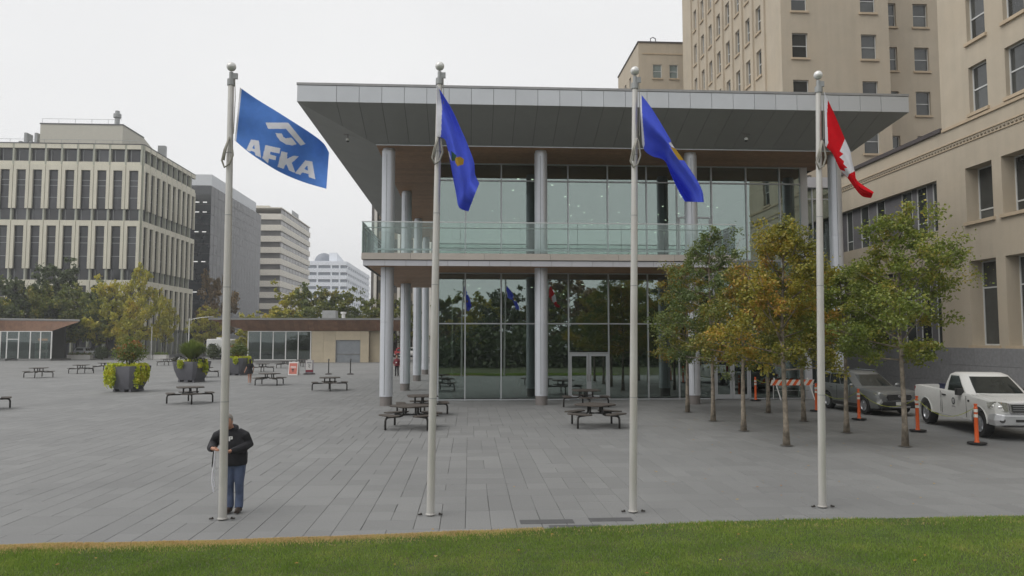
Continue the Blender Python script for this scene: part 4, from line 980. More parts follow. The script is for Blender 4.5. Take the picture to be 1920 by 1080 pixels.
# ------------------------------------------------------------------ flagpoles and flags
polem = mat('brushed flagpole aluminium', (.56, .55, .52), .42, .35, var=.08, scale=3, streak=.08, tint=((.44, .40, .36), 1.5, .35))
ballm = mat('white ball finial', (.70, .70, .68), .25, .2)
ropem = mat('grey halyard rope', (.30, .29, .25), .9); boltm = mat('dark iron bolt', (.05, .045, .04), .6, .5)
POLES = [((417, 975), (434, 123), 'leftmost flagpole, flying the light blue lettered flag'), ((807, 967), (824.5, 122), 'second flagpole from the left, before the balcony, with a drooping blue flag'),
         ((1187, 961), (1190.5, 131), 'third flagpole from the left, before the glass front, with a drooping blue flag'), ((1542, 952), (1534, 139), 'rightmost flagpole, flying the red and white flag')]
poleY = []
for (bp, tp, lab) in POLES:
    b0 = G(*bp); t0 = PY(*tp, b0.y); poleY.append(b0.y)
    pl = thing('flagpole', lab, 'flagpole', (b0.x, b0.y, .02), group='flagpoles along the lawn')
    ax = Vector((t0.x - b0.x, 0, t0.z - .02)); d = ax.normalized(); Lp = ax.length
    q = MB(); q.tube([d * s_ for s_ in (0, Lp * .35, Lp * .6, Lp - .36)], [.069, .067, .061, .049], 20); q.build('shaft', polem, pl, smooth=True)
    for f_ in (.25, .5, .66, .8):
        q = MB(); r_ = .0685 - .02 * max(0, f_ - .3); q.tube([d * (Lp * f_), d * (Lp * f_ + .012)], r_ + .0015, 20); q.build('joint_ring', barm, pl, smooth=True)
    q = MB(); q.tube([d * (Lp - .36), d * (Lp - .25)], .066, 16); q.tube([d * (Lp - .25), d * (Lp - .12)], .035, 10); q.box(.01, .11, -.02, .02, 0, .1); 
    q.v[-8:] = [(v[0] + d.x * (Lp - .24), v[1], v[2] + Lp - .24) for v in q.v[-8:]]
    q.build('truck', barm, pl, smooth=True)
    q = MB(); q.sphere(d * (Lp - .02), .082, 20, 12); q.build('ball_finial', ballm, pl, smooth='all')
    q = MB(); q.lathe([(.082, 0), (.082, .015), (.074, .02), (.074, .03)], 20); q.build('base_flange', polem, pl, smooth=True)
    for s_ in (-1, 1):
        q = MB(); q.lathe([(.022, 0), (.022, .02), (.014, .024), (.014, .035)], 8); q.box(-.05 if s_ < 0 else 0, 0 if s_ < 0 else .05, -.02, .02, 0, .02); q.build('anchor_bolt', boltm, pl, (s_ * .16, -.02, 0))
    # halyard and the gathered loop of rope below the flag
    zl = Lp * .83; q = MB(); e0 = .1
    q.tube([d * (Lp - .25) + Vector((.07, -.02, 0)), d * (Lp - .6) + Vector((.085, -.03, 0)), d * (zl + .1) + Vector((.075, -.05, 0))], .007, 6)
    q.build('halyard', ropem, pl)
    q = MB(); base = d * (Lp - 1.42)
    q.tube([base + Vector((.02, -.085, .12)), base + Vector((-.06, -.1, -.12)), base + Vector((-.1, -.09, -.3)), base + Vector((-.05, -.1, -.42)), base + Vector((.03, -.1, -.36)), base + Vector((.085, -.09, -.2)), base + Vector((.05, -.095, .05)), base + Vector((.02, -.085, .12))], .018, 7)
    q.tube([base + Vector((.02, -.1, .1)), base + Vector((-.03, -.12, -.1)), base + Vector((-.06, -.115, -.3))], .016, 6)
    q.build('rope_coil', ropem, pl, smooth='all')
def pip(p, poly):
    x, y = p; c = False; n = len(poly)
    for i in range(n):
        x1, y1 = poly[i]; x2, y2 = poly[i - 1]
        if (y1 > y) != (y2 > y) and x < (x2 - x1) * (y - y1) / (y2 - y1) + x1: c = not c
    return c
def curve(pts):
    d = [0.]
    for a, b_ in zip(pts, pts[1:]): d.append(d[-1] + math.hypot(b_[0] - a[0], b_[1] - a[1]))
    def f(t):
        s_ = t * d[-1]
        for i in range(len(pts) - 1):
            if s_ <= d[i + 1] + 1e-9:
                k = (s_ - d[i]) / max(1e-9, d[i + 1] - d[i])
                p0 = pts[max(i - 1, 0)]; p1 = pts[i]; p2 = pts[i + 1]; p3 = pts[min(i + 2, len(pts) - 1)]
                return tuple(.5 * (2 * b1 + (c1 - a1) * k + (2 * a1 - 5 * b1 + 4 * c1 - d1) * k * k + (-a1 + 3 * b1 - 3 * c1 + d1) * k ** 3) for a1, b1, c1, d1 in zip(p0, p1, p2, p3))
        return pts[-1]
    return f
def cloth(name, col, tr=.3):
    m = bpy.data.materials.new(name); m.use_nodes = True; t = m.node_tree; t.nodes.clear(); l = t.links.new
    o = t.nodes.new('ShaderNodeOutputMaterial'); d = t.nodes.new('ShaderNodeBsdfDiffuse'); tl = t.nodes.new('ShaderNodeBsdfTranslucent'); mx = t.nodes.new('ShaderNodeMixShader'); mx.inputs[0].default_value = tr
    g_ = t.nodes.new('ShaderNodeNewGeometry'); n = t.nodes.new('ShaderNodeTexNoise'); n.inputs['Scale'].default_value = 9; l(g_.outputs['Position'], n.inputs['Vector'])
    mr_ = t.nodes.new('ShaderNodeMapRange'); mr_.inputs['To Min'].default_value = .9; mr_.inputs['To Max'].default_value = 1.1; l(n.outputs['Fac'], mr_.inputs['Value'])
    s_ = t.nodes.new('ShaderNodeVectorMath'); s_.operation = 'SCALE'; s_.inputs[0].default_value = col; l(mr_.outputs[0], s_.inputs['Scale'])
    l(s_.outputs[0], d.inputs[0]); l(s_.outputs[0], tl.inputs[0]); l(d.outputs[0], mx.inputs[1]); l(tl.outputs[0], mx.inputs[2]); l(mx.outputs[0], o.inputs[0]); return m
flagwhite = cloth('white flag cloth', (.80, .80, .84)); lblue = cloth('light blue flag cloth', (.14, .31, .72), .4); rblue = cloth('royal blue flag cloth', (.13, .19, .82), .45); red = cloth('red flag cloth', (.72, .018, .028)); gold = cloth('gold print', (.50, .32, .05)); pgreen = cloth('green print', (.05, .12, .09))
def flag(name, label, Y, top, bot, mats, shapes, depth, nu=170, nv=100, z0=.0):
    """a sheet hung between its top and bottom edge; depth(u,v) folds it; shapes: [(mat index, polygon, hole)] in the plane it is printed on"""
    ft, fb = curve(top), curve(bot); q = MB(); q.v = []
    pos = []
    tp = [ft(i / nu) for i in range(nu + 1)]; bt = [fb(i / nu) for i in range(nu + 1)]
    for i in range(nu + 1):
        for j in range(nv + 1):
            u, v = i / nu, j / nv; px = tp[i][0] * (1 - v) + bt[i][0] * v; py = tp[i][1] * (1 - v) + bt[i][1] * v
            pos.append((px, py)); q.v.append(tuple(PY(px, py, Y + depth(u, v))))
    for i in range(nu):
        for j in range(nv):
            a = i * (nv + 1) + j; q.f.append((a, a + nv + 1, a + nv + 2, a + 1)); c = (sum(pos[k][0] for k in q.f[-1]) / 4, sum(pos[k][1] for k in q.f[-1]) / 4)
            mi = 0
            if (i + .5) / nu < .034: mi = 1
            for (k, poly, hole) in shapes:
                if pip(c, poly) and not (hole and pip(c, hole)): mi = k
            q.mi.append(mi)
    off = Vector((sum(v[0] for v in q.v) / len(q.v), Y, min(v[2] for v in q.v))); q.v = [tuple(Vector(v) - off) for v in q.v]
    o = q.build(name, mats, None, off, smooth='all', fix=False)
    s_ = o.modifiers.new('cloth', 'SOLIDIFY'); s_.thickness = .003
    return tag(o, label, 'flag', 'flags on the poles')
def Z(ox, oy, k, pts): return [(ox + x / k, oy + y / k) for x, y in pts]
a = lambda *p: Z(400, 100, 4., p)
sh = [(1, a((248, 724), (284, 646), (342, 656), (358, 783), (315, 764), (311, 742), (285, 731), (275, 738)), a((292, 712), (307, 683), (312, 720))),
      (1, a((392, 688), (502, 712), (497, 752), (428, 738), (424, 757), (473, 772), (468, 802), (418, 790), (410, 826), (368, 786)), None),
      (1, a((510, 735), (556, 745), (551, 792), (600, 768), (642, 772), (588, 822), (615, 897), (568, 880), (548, 832), (538, 838), (528, 866), (482, 852)), None),
      (1, a((612, 898), (690, 803), (742, 812), (766, 945), (718, 928), (714, 905), (668, 893), (652, 912)), a((682, 868), (706, 840), (711, 880))),
      (1, a((392, 520), (562, 520), (692, 680), (655, 692), (545, 567), (412, 567)), None),
      (1, a((466, 598), (514, 602), (524, 625), (545, 637), (588, 632), (626, 682), (590, 690), (545, 684), (500, 655), (478, 625)), None)]
flag('lettered_flag', 'light blue flag with white AFKA lettering and roof emblem, blown out from its pole', poleY[0] - .09,
     [(450, 164), (480, 185), (530, 216), (580, 248), (606, 268), (617, 286)], [(440, 263), (470, 288), (520, 320), (565, 340), (612, 354)],
     [lblue, flagwhite], sh, lambda u, v: u * (.16 * math.sin(7.5 * u + 2.2 * v + .6) + .05 * math.sin(17 * u - 5 * v)) + .03 * math.sin(9 * (u * .8 + v)) * math.exp(-3 * u), 220, 130)
b2 = lambda *p: Z(790, 110, 3.6, p)
flag('blue_flag', 'drooping royal blue flag with gold shield on the pole before the balcony', poleY[1] - .12,
     b2((104, 175), (200, 330), (270, 480), (320, 600), (355, 700), (362, 780), (390, 842)), b2((102, 525), (158, 545), (178, 610), (204, 750), (236, 920), (256, 1005), (318, 1030)),
     [rblue, flagwhite, gold, pgreen], [(1, b2((90, 160), (118, 176), (140, 330), (134, 500), (126, 545), (90, 545)), None), (2, b2((228, 668), (262, 662), (288, 680), (282, 715), (244, 726), (230, 700)), None), (3, b2((203, 622), (238, 655), (226, 690), (206, 690)), None), (1, b2((168, 608), (188, 630), (206, 692), (192, 672)), None)],
     lambda u, v: u ** .6 * (.23 * math.sin(5.8 * v + 1.8 * u + .4) + .08 * math.sin(11 * v - 4 * u)))
b3 = lambda *p: Z(1180, 150, 4.32, p)
flag('blue_flag', 'drooping royal blue flag with gold edge patch, third pole from the left', poleY[2] - .12,
     b3((84, 105), (180, 230), (325, 470), (345, 520), (440, 650), (540, 800), (590, 900), (603, 990)), b3((104, 525), (130, 580), (190, 620), (285, 655), (340, 775), (400, 900), (450, 985)),
     [rblue, flagwhite, gold], [(1, b3((60, 90), (92, 112), (106, 300), (124, 522), (112, 560), (60, 560)), None), (2, b3((330, 540), (385, 560), (442, 652), (400, 648), (360, 590)), None), (1, b3((318, 512), (345, 498), (388, 560), (338, 540)), None)],
     lambda u, v: (u + .12) ** .6 * (.26 * math.sin(5.6 * v + 1.2 * u + 2.6) + .07 * math.sin(12 * v + 5 * u)))
b4 = lambda *p: Z(1520, 130, 4.32, p)
flag('red_white_flag', 'drooping red and white flag with a red leaf on the rightmost pole', poleY[3] - .12,
     b4((110, 182), (136, 240), (205, 390), (275, 560), (318, 660), (335, 745), (357, 830), (380, 905), (510, 995)), b4((118, 620), (145, 648), (182, 690), (240, 812), (300, 880), (350, 950), (415, 1025), (490, 1042)),
     [red, flagwhite], [(1, b4((280, 555), (235, 664), (266, 686), (232, 712), (268, 742), (266, 768), (298, 798), (274, 802), (282, 826), (238, 812), (300, 876), (312, 848), (362, 822), (345, 745), (335, 660)), None), (1, b4((90, 170), (112, 170), (140, 244), (130, 370), (142, 600), (122, 640), (90, 600)), None)],
     lambda u, v: (u + .1) ** .6 * (.17 * math.sin(5.2 * v + 1.6 * u + 1.0) + .05 * math.sin(11 * v + 3 * u)))

# ------------------------------------------------------------------ picnic tables
topm = mat('brown recycled plank', (.066, .055, .046), .75, var=.18, scale=6, objrand=.08); legm = mat('dark powder coated tube', (.032, .030, .027), .5, .2)
def make_table():
    t_ = thing('picnic_table', 'x', 'table', group='picnic tables on the plaza')
    q = MB(); c_ = .2; h_ = .6
    oc = [(-h_ + c_, -h_), (h_ - c_, -h_), (h_, -h_ + c_), (h_, h_ - c_), (h_ - c_, h_), (-h_ + c_, h_), (-h_, h_ - c_), (-h_, -h_ + c_)]
    q.prism(oc, 'z', .72, .765); bevel(q.build('tabletop', topm, t_), .012)
    q = MB(); q.tube([(-.3, 0, .45), (.3, 0, .45)], .02, 8); q.tube([(0, -.3, .452), (0, .3, .452)], .02, 8); q.tube([(-.3, -.3, .708), (.3, .3, .708)], .018, 6); q.tube([(-.3, .3, .706), (.3, -.3, .706)], .018, 6); q.build('under_frame', legm, t_, smooth=True)
    for k in range(4):
        a_ = k * math.pi / 2; ca, sa = math.cos(a_), math.sin(a_)
        def P(r, s_, z): return (ca * r - sa * s_, sa * r + ca * s_, z)
        q = MB(); q.prism([P(.68, -.34, 0)[:2], P(.66, .34, 0)[:2], P(.8, .46, 0)[:2], P(1.0, .46, 0)[:2], P(1.06, .34, 0)[:2], P(1.06, -.34, 0)[:2], P(1.0, -.46, 0)[:2], P(.8, -.46, 0)[:2]], 'z', .445, .485); bevel(q.build('seat', topm, t_), .01)
        q = MB()
        arc = [P(.3, 0, .71), P(.3, 0, .52), P(.315, 0, .46), P(.36, 0, .425), P(.44, 0, .41), P(.86, 0, .41), P(.95, 0, .395), P(.995, 0, .35), P(1.01, 0, .28), P(1.01, 0, .0)]
        q.tube(arc, .037, 9); q.build('leg', legm, t_, smooth='all')
        q = MB(); q.prism([P(.72, -.2, 0)[:2], P(.72, .2, 0)[:2], P(1., .08, 0)[:2], P(1., -.08, 0)[:2]], 'z', .43, .444); q.build('seat_bracket', legm, t_)
    return t_
TAB = [((770, 803), 38, 'nearest picnic table, half hidden by the second flagpole'), ((792, 778), 8, 'picnic table just behind the nearest one, left of the glass corner'),
       ((1116, 800), 45, 'near picnic table left of the third flagpole'), ((1099, 764), 0, 'picnic table in front of the entrance doors'),
       ((618, 732), 12, 'picnic table standing alone on the open plaza left of the first column'), ((505, 722), 43, 'picnic table between the walking woman and the signs'),
       ((356, 756), 24, 'picnic table in front of the planters, left of the first flagpole'), ((72, 708), 15, 'leftmost whole picnic table, left of the first planter'),
       ((152, 700), 10, 'picnic table second from the left, before the cafe kiosk'), ((196, 695), 30, 'picnic table half hidden behind the first planter'),
       ((312, 685), 35, 'picnic table between the first two planters'), ((384, 707), 20, 'picnic table half hidden behind the second planter'),
       ((492, 697), 8, 'picnic table between the third planter and the signs'), ((535, 690), 40, 'picnic table behind the red sandwich board'),
       ((616, 678), 5, 'picnic table by the tan wall of the service kiosk'), ((703, 677), 5, 'picnic table at the right end of the service kiosk'), ((-34, 768), 30, 'picnic table cut by the left edge of the view'),
       ((566, 687), 20, 'picnic table between and behind the two sandwich boards')]
t0 = make_table()
for i, (p, rz, lab) in enumerate(TAB):
    o = t0 if i == 0 else copy_tree(t0); b0 = G(*p); o.location = (b0.x, b0.y, .022 if b0.y < FARY else 0.0); o.rotation_euler.z = R(rz); o['label'] = lab

# ------------------------------------------------------------------ planters
potg = mat('dark grey planter', (.12, .12, .135), .6, var=.1, scale=3)
vine = leafmat('lime sweet potato vine', [(.25, (.36, .46, .03)), (.5, (.55, .60, .04)), (.70, (.70, .66, .06)), (.86, (.66, .46, .07))], 1.5)
shrubm = leafmat('planter shrub', [(.25, (.08, .12, .025)), (.48, (.13, .18, .035)), (.62, (.20, .21, .04)), (.76, (.45, .12, .06))], 1.6)
grassy = leafmat('feathery planter grass', [(.25, (.12, .17, .035)), (.55, (.19, .25, .05)), (.85, (.30, .32, .09))], 1.2); dkfol = leafmat('dark maroon foliage', [(.3, (.02, .028, .014)), (.7, (.045, .04, .02)), (.9, (.08, .035, .03))], 1.5)
def leaves(q, rr, c, rad, n, s_, shell=.5):
    for _ in range(n):
        d = Vector((rr.gauss(0, 1), rr.gauss(0, 1), rr.gauss(0, 1))).normalized(); f_ = shell + (1 - shell) * rr.random()
        p = Vector(c) + Vector((d.x * rad[0], d.y * rad[1], d.z * rad[2])) * f_ * rr.uniform(.8, 1.08)
        e_ = Vector((rr.gauss(0, 1), rr.gauss(0, 1), rr.gauss(-.2, .8))).normalized(); n_ = e_.cross(Vector((rr.gauss(0, 1), rr.gauss(0, 1), rr.gauss(0, 1)))).normalized(); k = s_ * rr.uniform(.6, 1.3)
        o = len(q.v); q.v += [tuple(p - e_ * k * .5), tuple(p + n_ * k * .4), tuple(p + e_ * k * .5), tuple(p - n_ * k * .4)]; q.f.append((o, o + 1, o + 2, o + 3)); q.mi.append(0)
def planter(p, seed, label, kind, rz, sc=1.):
    rr = random.Random(seed); b0 = G(*p); t_ = thing('planter', label, 'planter', (b0.x, b0.y, .0 if b0.y > FARY else .02), R(rz), 'big planters on the plaza'); t_.scale = (.86, .86, 1.02) if kind == 0 else (.95, .95, 1)
    q = MB()
    def ring(z, w_, c_): return [(-w_ + c_, -w_, z), (w_ - c_, -w_, z), (w_, -w_ + c_, z), (w_, w_ - c_, z), (w_ - c_, w_, z), (-w_ + c_, w_, z), (-w_, w_ - c_, z), (-w_, -w_ + c_, z)]
    q.loft([ring(.14, .70, .16), ring(.45, .84, .19), ring(.85, .97, .21), ring(1.35, 1.06, .23), ring(1.45, 1.06, .23), ring(1.45, .99, .2), ring(1.3, .98, .2)])
    pot = q.build('pot', potg, t_, smooth=True)
    q = MB()
    for (x0, x1) in ((-.68, -.52), (-.18, .18), (.52, .68)): q.box(x0, x1, -.66, .66, 0, .14)
    q.build('pallet_foot', potg, pot)
    q = MB(); q.lathe([(.9, 1.3), (.9, 1.36), (.3, 1.42)], 12); q.build('soil', pitm, pot)
    q = MB()
    drops = {0: ((-.80, -1.03, 1.2), (-.42, -1.05, 1.25), (-.6, -1.0, 1.15), (1.02, -.6, 1.2), (1.02, -.1, 1.1), (1.0, .4, .9), (-1.02, .2, .8), (-1.02, -.6, 1.0)), 1: ((-.15, -1.1, .45), (1.1, .0, .85), (-1.1, .1, .8), (1.05, -.6, .4)), 2: ((-.6, -1.1, .5), (.5, -1.1, .45), (1.1, 0, .7), (-1.1, 0, .7))}[kind]
    for (x, y, dp) in drops: leaves(q, rr, (x * 1.04, y * 1.04, 1.5 - dp / 2), (.26, .2, dp / 2 + .12), 700, .13, .2)
    for k in range(16):
        a_ = k * .3927; leaves(q, rr, (math.cos(a_) * .93, math.sin(a_) * .93, 1.5), (.25, .25, .13), 90 if kind != 1 else 45, .11, .2)
    q.build('trailing_vine', vine, t_, fix=False)
    q = MB()
    if kind == 0:
        leaves(q, rr, (0, 0, 2.25), (1.2, 1.2, .74), 3200, .11, .25); m_ = shrubm
        for k in range(5): leaves(q, rr, (rr.uniform(-.8, .8), rr.uniform(-.8, .8), 2.3 + rr.uniform(-.2, .6)), (.35, .35, .3), 300, .11, .2)
    elif kind == 1:
        m_ = grassy
        for _ in range(2600):
            a_ = rr.uniform(0, 6.28); l_ = rr.uniform(.9, 1.75); sp = rr.uniform(0, 1.05); w_ = .012
            P = [Vector((math.cos(a_) * sp * t * 1.05, math.sin(a_) * sp * t * 1.05, 1.4 + l_ * (t - .25 * sp * t * t))) for t in (0, .5, .85, 1)]; s_ = Vector((-math.sin(a_), math.cos(a_), 0))
            q.add([x_ + s_ * k_ for x_, k_ in zip(P, (w_, w_ * 1.6, w_ * 2, .004))] + [x_ - s_ * k_ for x_, k_ in zip(P, (w_, w_ * 1.6, w_ * 2, .004))], [(i, i + 1, i + 5, i + 4) for i in range(3)])
        q2 = MB(); leaves(q2, rr, (-.75, -.5, 1.5), (.6, .55, .36), 900, .1, .2); leaves(q2, rr, (.8, -.4, 1.5), (.6, .6, .34), 900, .1, .2); q2.build('dark_foliage', dkfol, t_, fix=False)
        q2 = MB(); leaves(q2, rr, (-.15, -1.02, 1.5), (.42, .15, .25), 90, .12, .2); q2.build('white_flowers', flagwhite, t_, fix=False)
    else:
        m_ = shrubm; leaves(q, rr, (0, 0, 2.1), (.95, .95, .75), 2400, .12, .2)
    q.build('shrub', m_, t_, fix=False)
    q = MB()
    for k in range(6): a_ = k * 1.05; q.tube([(math.cos(a_) * .06, math.sin(a_) * .06, 1.35), (math.cos(a_) * .4, math.sin(a_) * .4, 2.2)], .02, 5)
    q.build('stem', barkd, t_)
planter((241, 734), 1, 'nearest grey planter with lime vines and a red tinged shrub', 0, -14)
planter((359, 716), 2, 'middle grey planter with a rounded feathery grass and white flowers', 1, -16)
planter((446, 703), 3, 'farthest grey planter, partly behind the first flagpole', 2, -18)

# ------------------------------------------------------------------ sandwich boards and stanchions
paper = mat('white poster', (.72, .70, .68), .7, var=.03); redp = mat('faded red poster', (.55, .17, .13), .7, var=.1, scale=8); dkp = mat('dark print', (.06, .05, .05), .7); maroon = mat('maroon print', (.28, .03, .05), .7)
greyp = mat('grey print', (.35, .34, .35), .7)
b0 = G(551, 703); t_ = thing('sandwich_board', 'white sandwich board with a faded red poster standing on the plaza', 'sign', (b0.x, b0.y, 0), R(-8), 'sandwich boards')
tilt = R(-9)
for s_ in (-1, 1):
    o = lbox('panel', paper, t_, (0, s_ * .17, .56), (.82, .035, 1.14), (s_ * -tilt, 0, 0))
for (c, d_, m_, n_) in (((0, -.196, .55), (.68, .012, .92), redp, 'poster'), ((-.02, -.208, .47), (.2, .014, .14), dkp, 'print'), ((.02, -.186, .62), (.5, .014, .05), paper, 'print'), ((0, -.170, .72), (.46, .014, .05), paper, 'print'), ((0, -.23, .34), (.16, .014, .07), dkp, 'print')):
    lbox(n_, m_, t_, c, d_, (tilt, 0, 0))
for x in (-.22, .22): lbox('handle', dkp, t_, (x, -.05, 1.14), (.14, .1, .07))
b0 = G(580, 702); t_ = thing('sandwich_board', 'framed sign board with a white notice on a dark wheeled base', 'sign', (b0.x, b0.y, 0), R(6), 'sandwich boards')
lbox('frame', mat('grey sign frame', (.25, .22, .25), .5), t_, (0, 0, .68), (.68, .06, 1.12)); lbox('notice', paper, t_, (-.03, -.036, .8), (.54, .012, .82)); lbox('footer', maroon, t_, (0, -.036, .3), (.6, .012, .16))
lbox('heading', greyp, t_, (-.03, -.045, 1.02), (.4, .008, .14))
q = MB(); q.tube([(-.1, 0, .87), (.02, 0, .9), (.08, 0, .83), (-.02, 0, .76), (-.06, 0, .7), (.06, 0, .66)], .022, 6); q.build('mark', dkp, t_, (-.02, -.05, -.05))
lbox('base', dkp, t_, (0, 0, .055), (.95, .5, .09)); lbox('foot', dkp, t_, (-.25, 0, .11), (.1, .3, .03)); lbox('foot', dkp, t_, (.25, 0, .11), (.1, .3, .03))
for (p, lab) in (((616, 702), 'black stanchion post before the service kiosk picnic table'), ((657, 702), 'black stanchion post before the roller door')):
    b0 = G(*p); t_ = thing('stanchion', lab, 'stanchion', (b0.x, b0.y, 0), 0, 'stanchions')
    q = MB(); q.lathe([(.3, 0), (.3, .05), (.22, .09), (.05, .13)], 18); q.build('base', dkp, t_, smooth=True)
    q = MB(); q.lathe([(.045, .12), (.045, 1.2), (.065, 1.2), (.065, 1.32), (.04, 1.34)], 12); q.build('post', legm, t_, smooth=True)
    lbox('belt_clip', barm, t_, (0, -.06, 1.25), (.06, .04, .08))

# ------------------------------------------------------------------ orange posts, rope, barricade
orange = mat('orange plastic', (.72, .115, .02), .45, var=.06, scale=5); reflw = mat('reflective band', (.70, .68, .62), .4)
DEL = [((1417, 752), 'orange traffic post beside the glass doors'), ((1531, 772), 'orange traffic post just left of the rightmost flagpole'), ((1611, 788), 'orange traffic post before the grey car'),
       ((1721, 810), 'orange traffic post by the rear wheel of the white pickup'), ((1832, 834), 'nearest orange traffic post, before the white pickup front wheel')]
tops = []; d0 = None
for i, (p, lab) in enumerate(DEL):
    b0 = G(*p)
    if d0 is None:
        d0 = t_ = thing('traffic_post', lab, 'traffic post', group='orange traffic posts')
        q = MB(); q.prism([(.26 * math.cos(k * .7854 + .39), .26 * math.sin(k * .7854 + .39)) for k in range(8)], 'z', 0, .045); q.build('base', black, t_)
        q = MB(); q.lathe([(.075, .045), (.058, .1), (.052, 1.02), (.06, 1.03), (.035, 1.06), (.035, 1.1), (.05, 1.11), (.045, 1.15)], 16); q.build('tube', orange, t_, smooth=True)
        for z in (.76, .91): q = MB(); q.lathe([(.0565, z), (.0560, z + .09)], 16); q.build('band', reflw, t_, smooth=True)
    else: t_ = copy_tree(d0)
    t_.location = (b0.x, b0.y, .03); t_['label'] = lab; tops.append(Vector((b0.x, b0.y, 1.10)))
ropey = mat('yellow green rope', (.45, .50, .06), .8)
for i, (a_, b_) in enumerate(zip(tops[1:], tops[2:])):
    q = MB(); q.tube([a_.lerp(b_, t) - Vector((0, 0, .42 * 4 * t * (1 - t))) - a_ for t in [k / 14 for k in range(15)]], .008, 6)
    tag(q.build('rope', ropey, loc=a_, smooth='all'), ['yellow rope slung between the posts beside the grey car', 'yellow rope slung from the grey car post to the pickup rear post', 'yellow rope slung along the side of the white pickup'][i], 'rope', 'ropes between the posts')
p0, p1 = G(1442, 750), G(1527, 750); cx, cy_ = (p0.x + p1.x) / 2, p0.y; wB = p1.x - p0.x
t_ = thing('barricade', 'orange and white striped barricade on white legs before the glass front', 'barricade', (cx, cy_, .02))
q = MB(); zb, zt = .72, 1.0
nS = 13
for k in range(nS):
    x0 = -wB / 2 + wB * k / nS; x1 = x0 + wB / nS; sh_ = .1
    q.add([(max(-wB / 2, min(wB / 2, x + s_)), y, z) for y in (-.19, -.165) for (x, s_, z) in ((x0, -sh_, zb), (x1, -sh_, zb), (x1, sh_, zt), (x0, sh_, zt))], [(0, 1, 2, 3), (7, 6, 5, 4), (3, 2, 6, 7), (0, 4, 5, 1)], k % 2)
q.build('striped_rail', [reflw, orange], t_)
for sx in (-.38, .38):
    for sy in (-1, 1):
        q = MB(); q.tube([(sx * wB, sy * .02, 1.08), (sx * wB + .18 * (1 if sy < 0 else .6), sy * .38, 0)], .028, 6); q.build('leg', whitep, t_)
q = MB(); q.tube([(-.38 * wB, .05, .45), (.42 * wB, .05, .45)], .012, 5); q.build('brace', barm, t_)
q = MB(); a_ = tops[0]; b_ = Vector((p0.x, p0.y - .18, .95)); q.tube([a_.lerp(b_, t) - Vector((0, 0, .12 * 4 * t * (1 - t))) - a_ for t in [k / 8 for k in range(9)]], .012, 6)
tag(q.build('rope', ropey, loc=a_), 'yellow rope from the door post to the striped barricade', 'rope', 'ropes between the posts')
lbox_b = None
# ------------------------------------------------------------------ street lamps and boxes at the far edge of the plaza
def lamp(px, top, Y, arm, label):
    p = PY(px, top, Y); t_ = thing('street_lamp', label, 'street lamp', (p.x, Y, 0), group='street lamps beyond the plaza')
    q = MB(); q.tube([(0, 0, 0), (0, 0, p.z)], [.09, .06], 10); q.lathe([(.18, 0), (.18, .5), (.1, .55)], 12); q.build('pole', whitep, t_, smooth=True)
    if arm:
        q = MB(); q.tube([(0, 0, p.z - .2), (arm * .6, 0, p.z + .15), (arm, 0, p.z + .25)], .05, 6); q.build('arm', whitep, t_); lbox('lamp_head', greyp, t_, (arm + .25, 0, p.z + .25), (.7, .25, .12))
lamp(285, 612, 117.5, 0, 'short white post at the far edge of the plaza right of the first planter')
lamp(355, 597, 119.5, 3.2, 'street lamp with an arm left of the first flagpole')
boxm = mat('white concrete box', (.62, .60, .57), .8, var=.06)
for (px, py, wd, lab) in ((302, 671, 20, 'white planting box at the far plaza edge behind the second table row'), (268, 671, 16, 'pale planting box behind the first planter'), (150, 672, 34, 'long pale planting box right of the cafe kiosk')):
    b0 = G(px, py); s_ = b0.length / F * wd; t_ = thing('planting_box', lab, 'planting box', (PY(px, py, 116.3).x, 116.3, 0), 0, 'planting boxes at the far plaza edge')
    q = MB(); q.box(-s_ / 2, s_ / 2, -.5, .5, 0, .62); q.box(-s_ / 2 - .04, s_ / 2 + .04, -.54, .54, .62, .7); q.build('box', boxm, t_)
    q = MB(); rr = random.Random(int(px)); 
    for k in range(4): leaves(q, rr, (-s_ / 2 + s_ * (k + .5) / 4, 0, .85), (s_ / 5, .4, .3), 110, .18, .1)
    q.build('plants', grassy if px > 200 else shrubm, t_, fix=False)
t_ = thing('information_stand', 'slanted pale information stand before the cafe kiosk', 'stand', tuple(G(79, 676)))
lbox('panel', paper, t_, (0, 0, 1.35), (1.3, .8, .06), (R(30), 0, R(20))); lbox('leg', dkp, t_, (-.35, 0, .65), (.1, .1, 1.3)); lbox('leg', dkp, t_, (.35, 0, .65), (.1, .1, 1.3))
for (px, py, rad, lab) in ((190, 672, 1.1, 'dark clipped shrub between the pale boxes and the first planter'), (400, 672, 1.3, 'dark round shrub in front of the white van')):
    b0 = PY(px, py, 115.5); t_ = thing('shrub', lab, 'shrub', (b0.x, b0.y, 0), 0, 'dark shrubs at the far plaza edge'); q = MB(); leaves(q, random.Random(px), (0, 0, rad * .95), (rad, rad, rad * .95), 1500, .22, .3); q.build('foliage', fdrk, t_, fix=False)
    q = MB(); q.tube([(0, 0, 0), (0, 0, rad)], .08, 6); q.build('stem', barkd, t_)
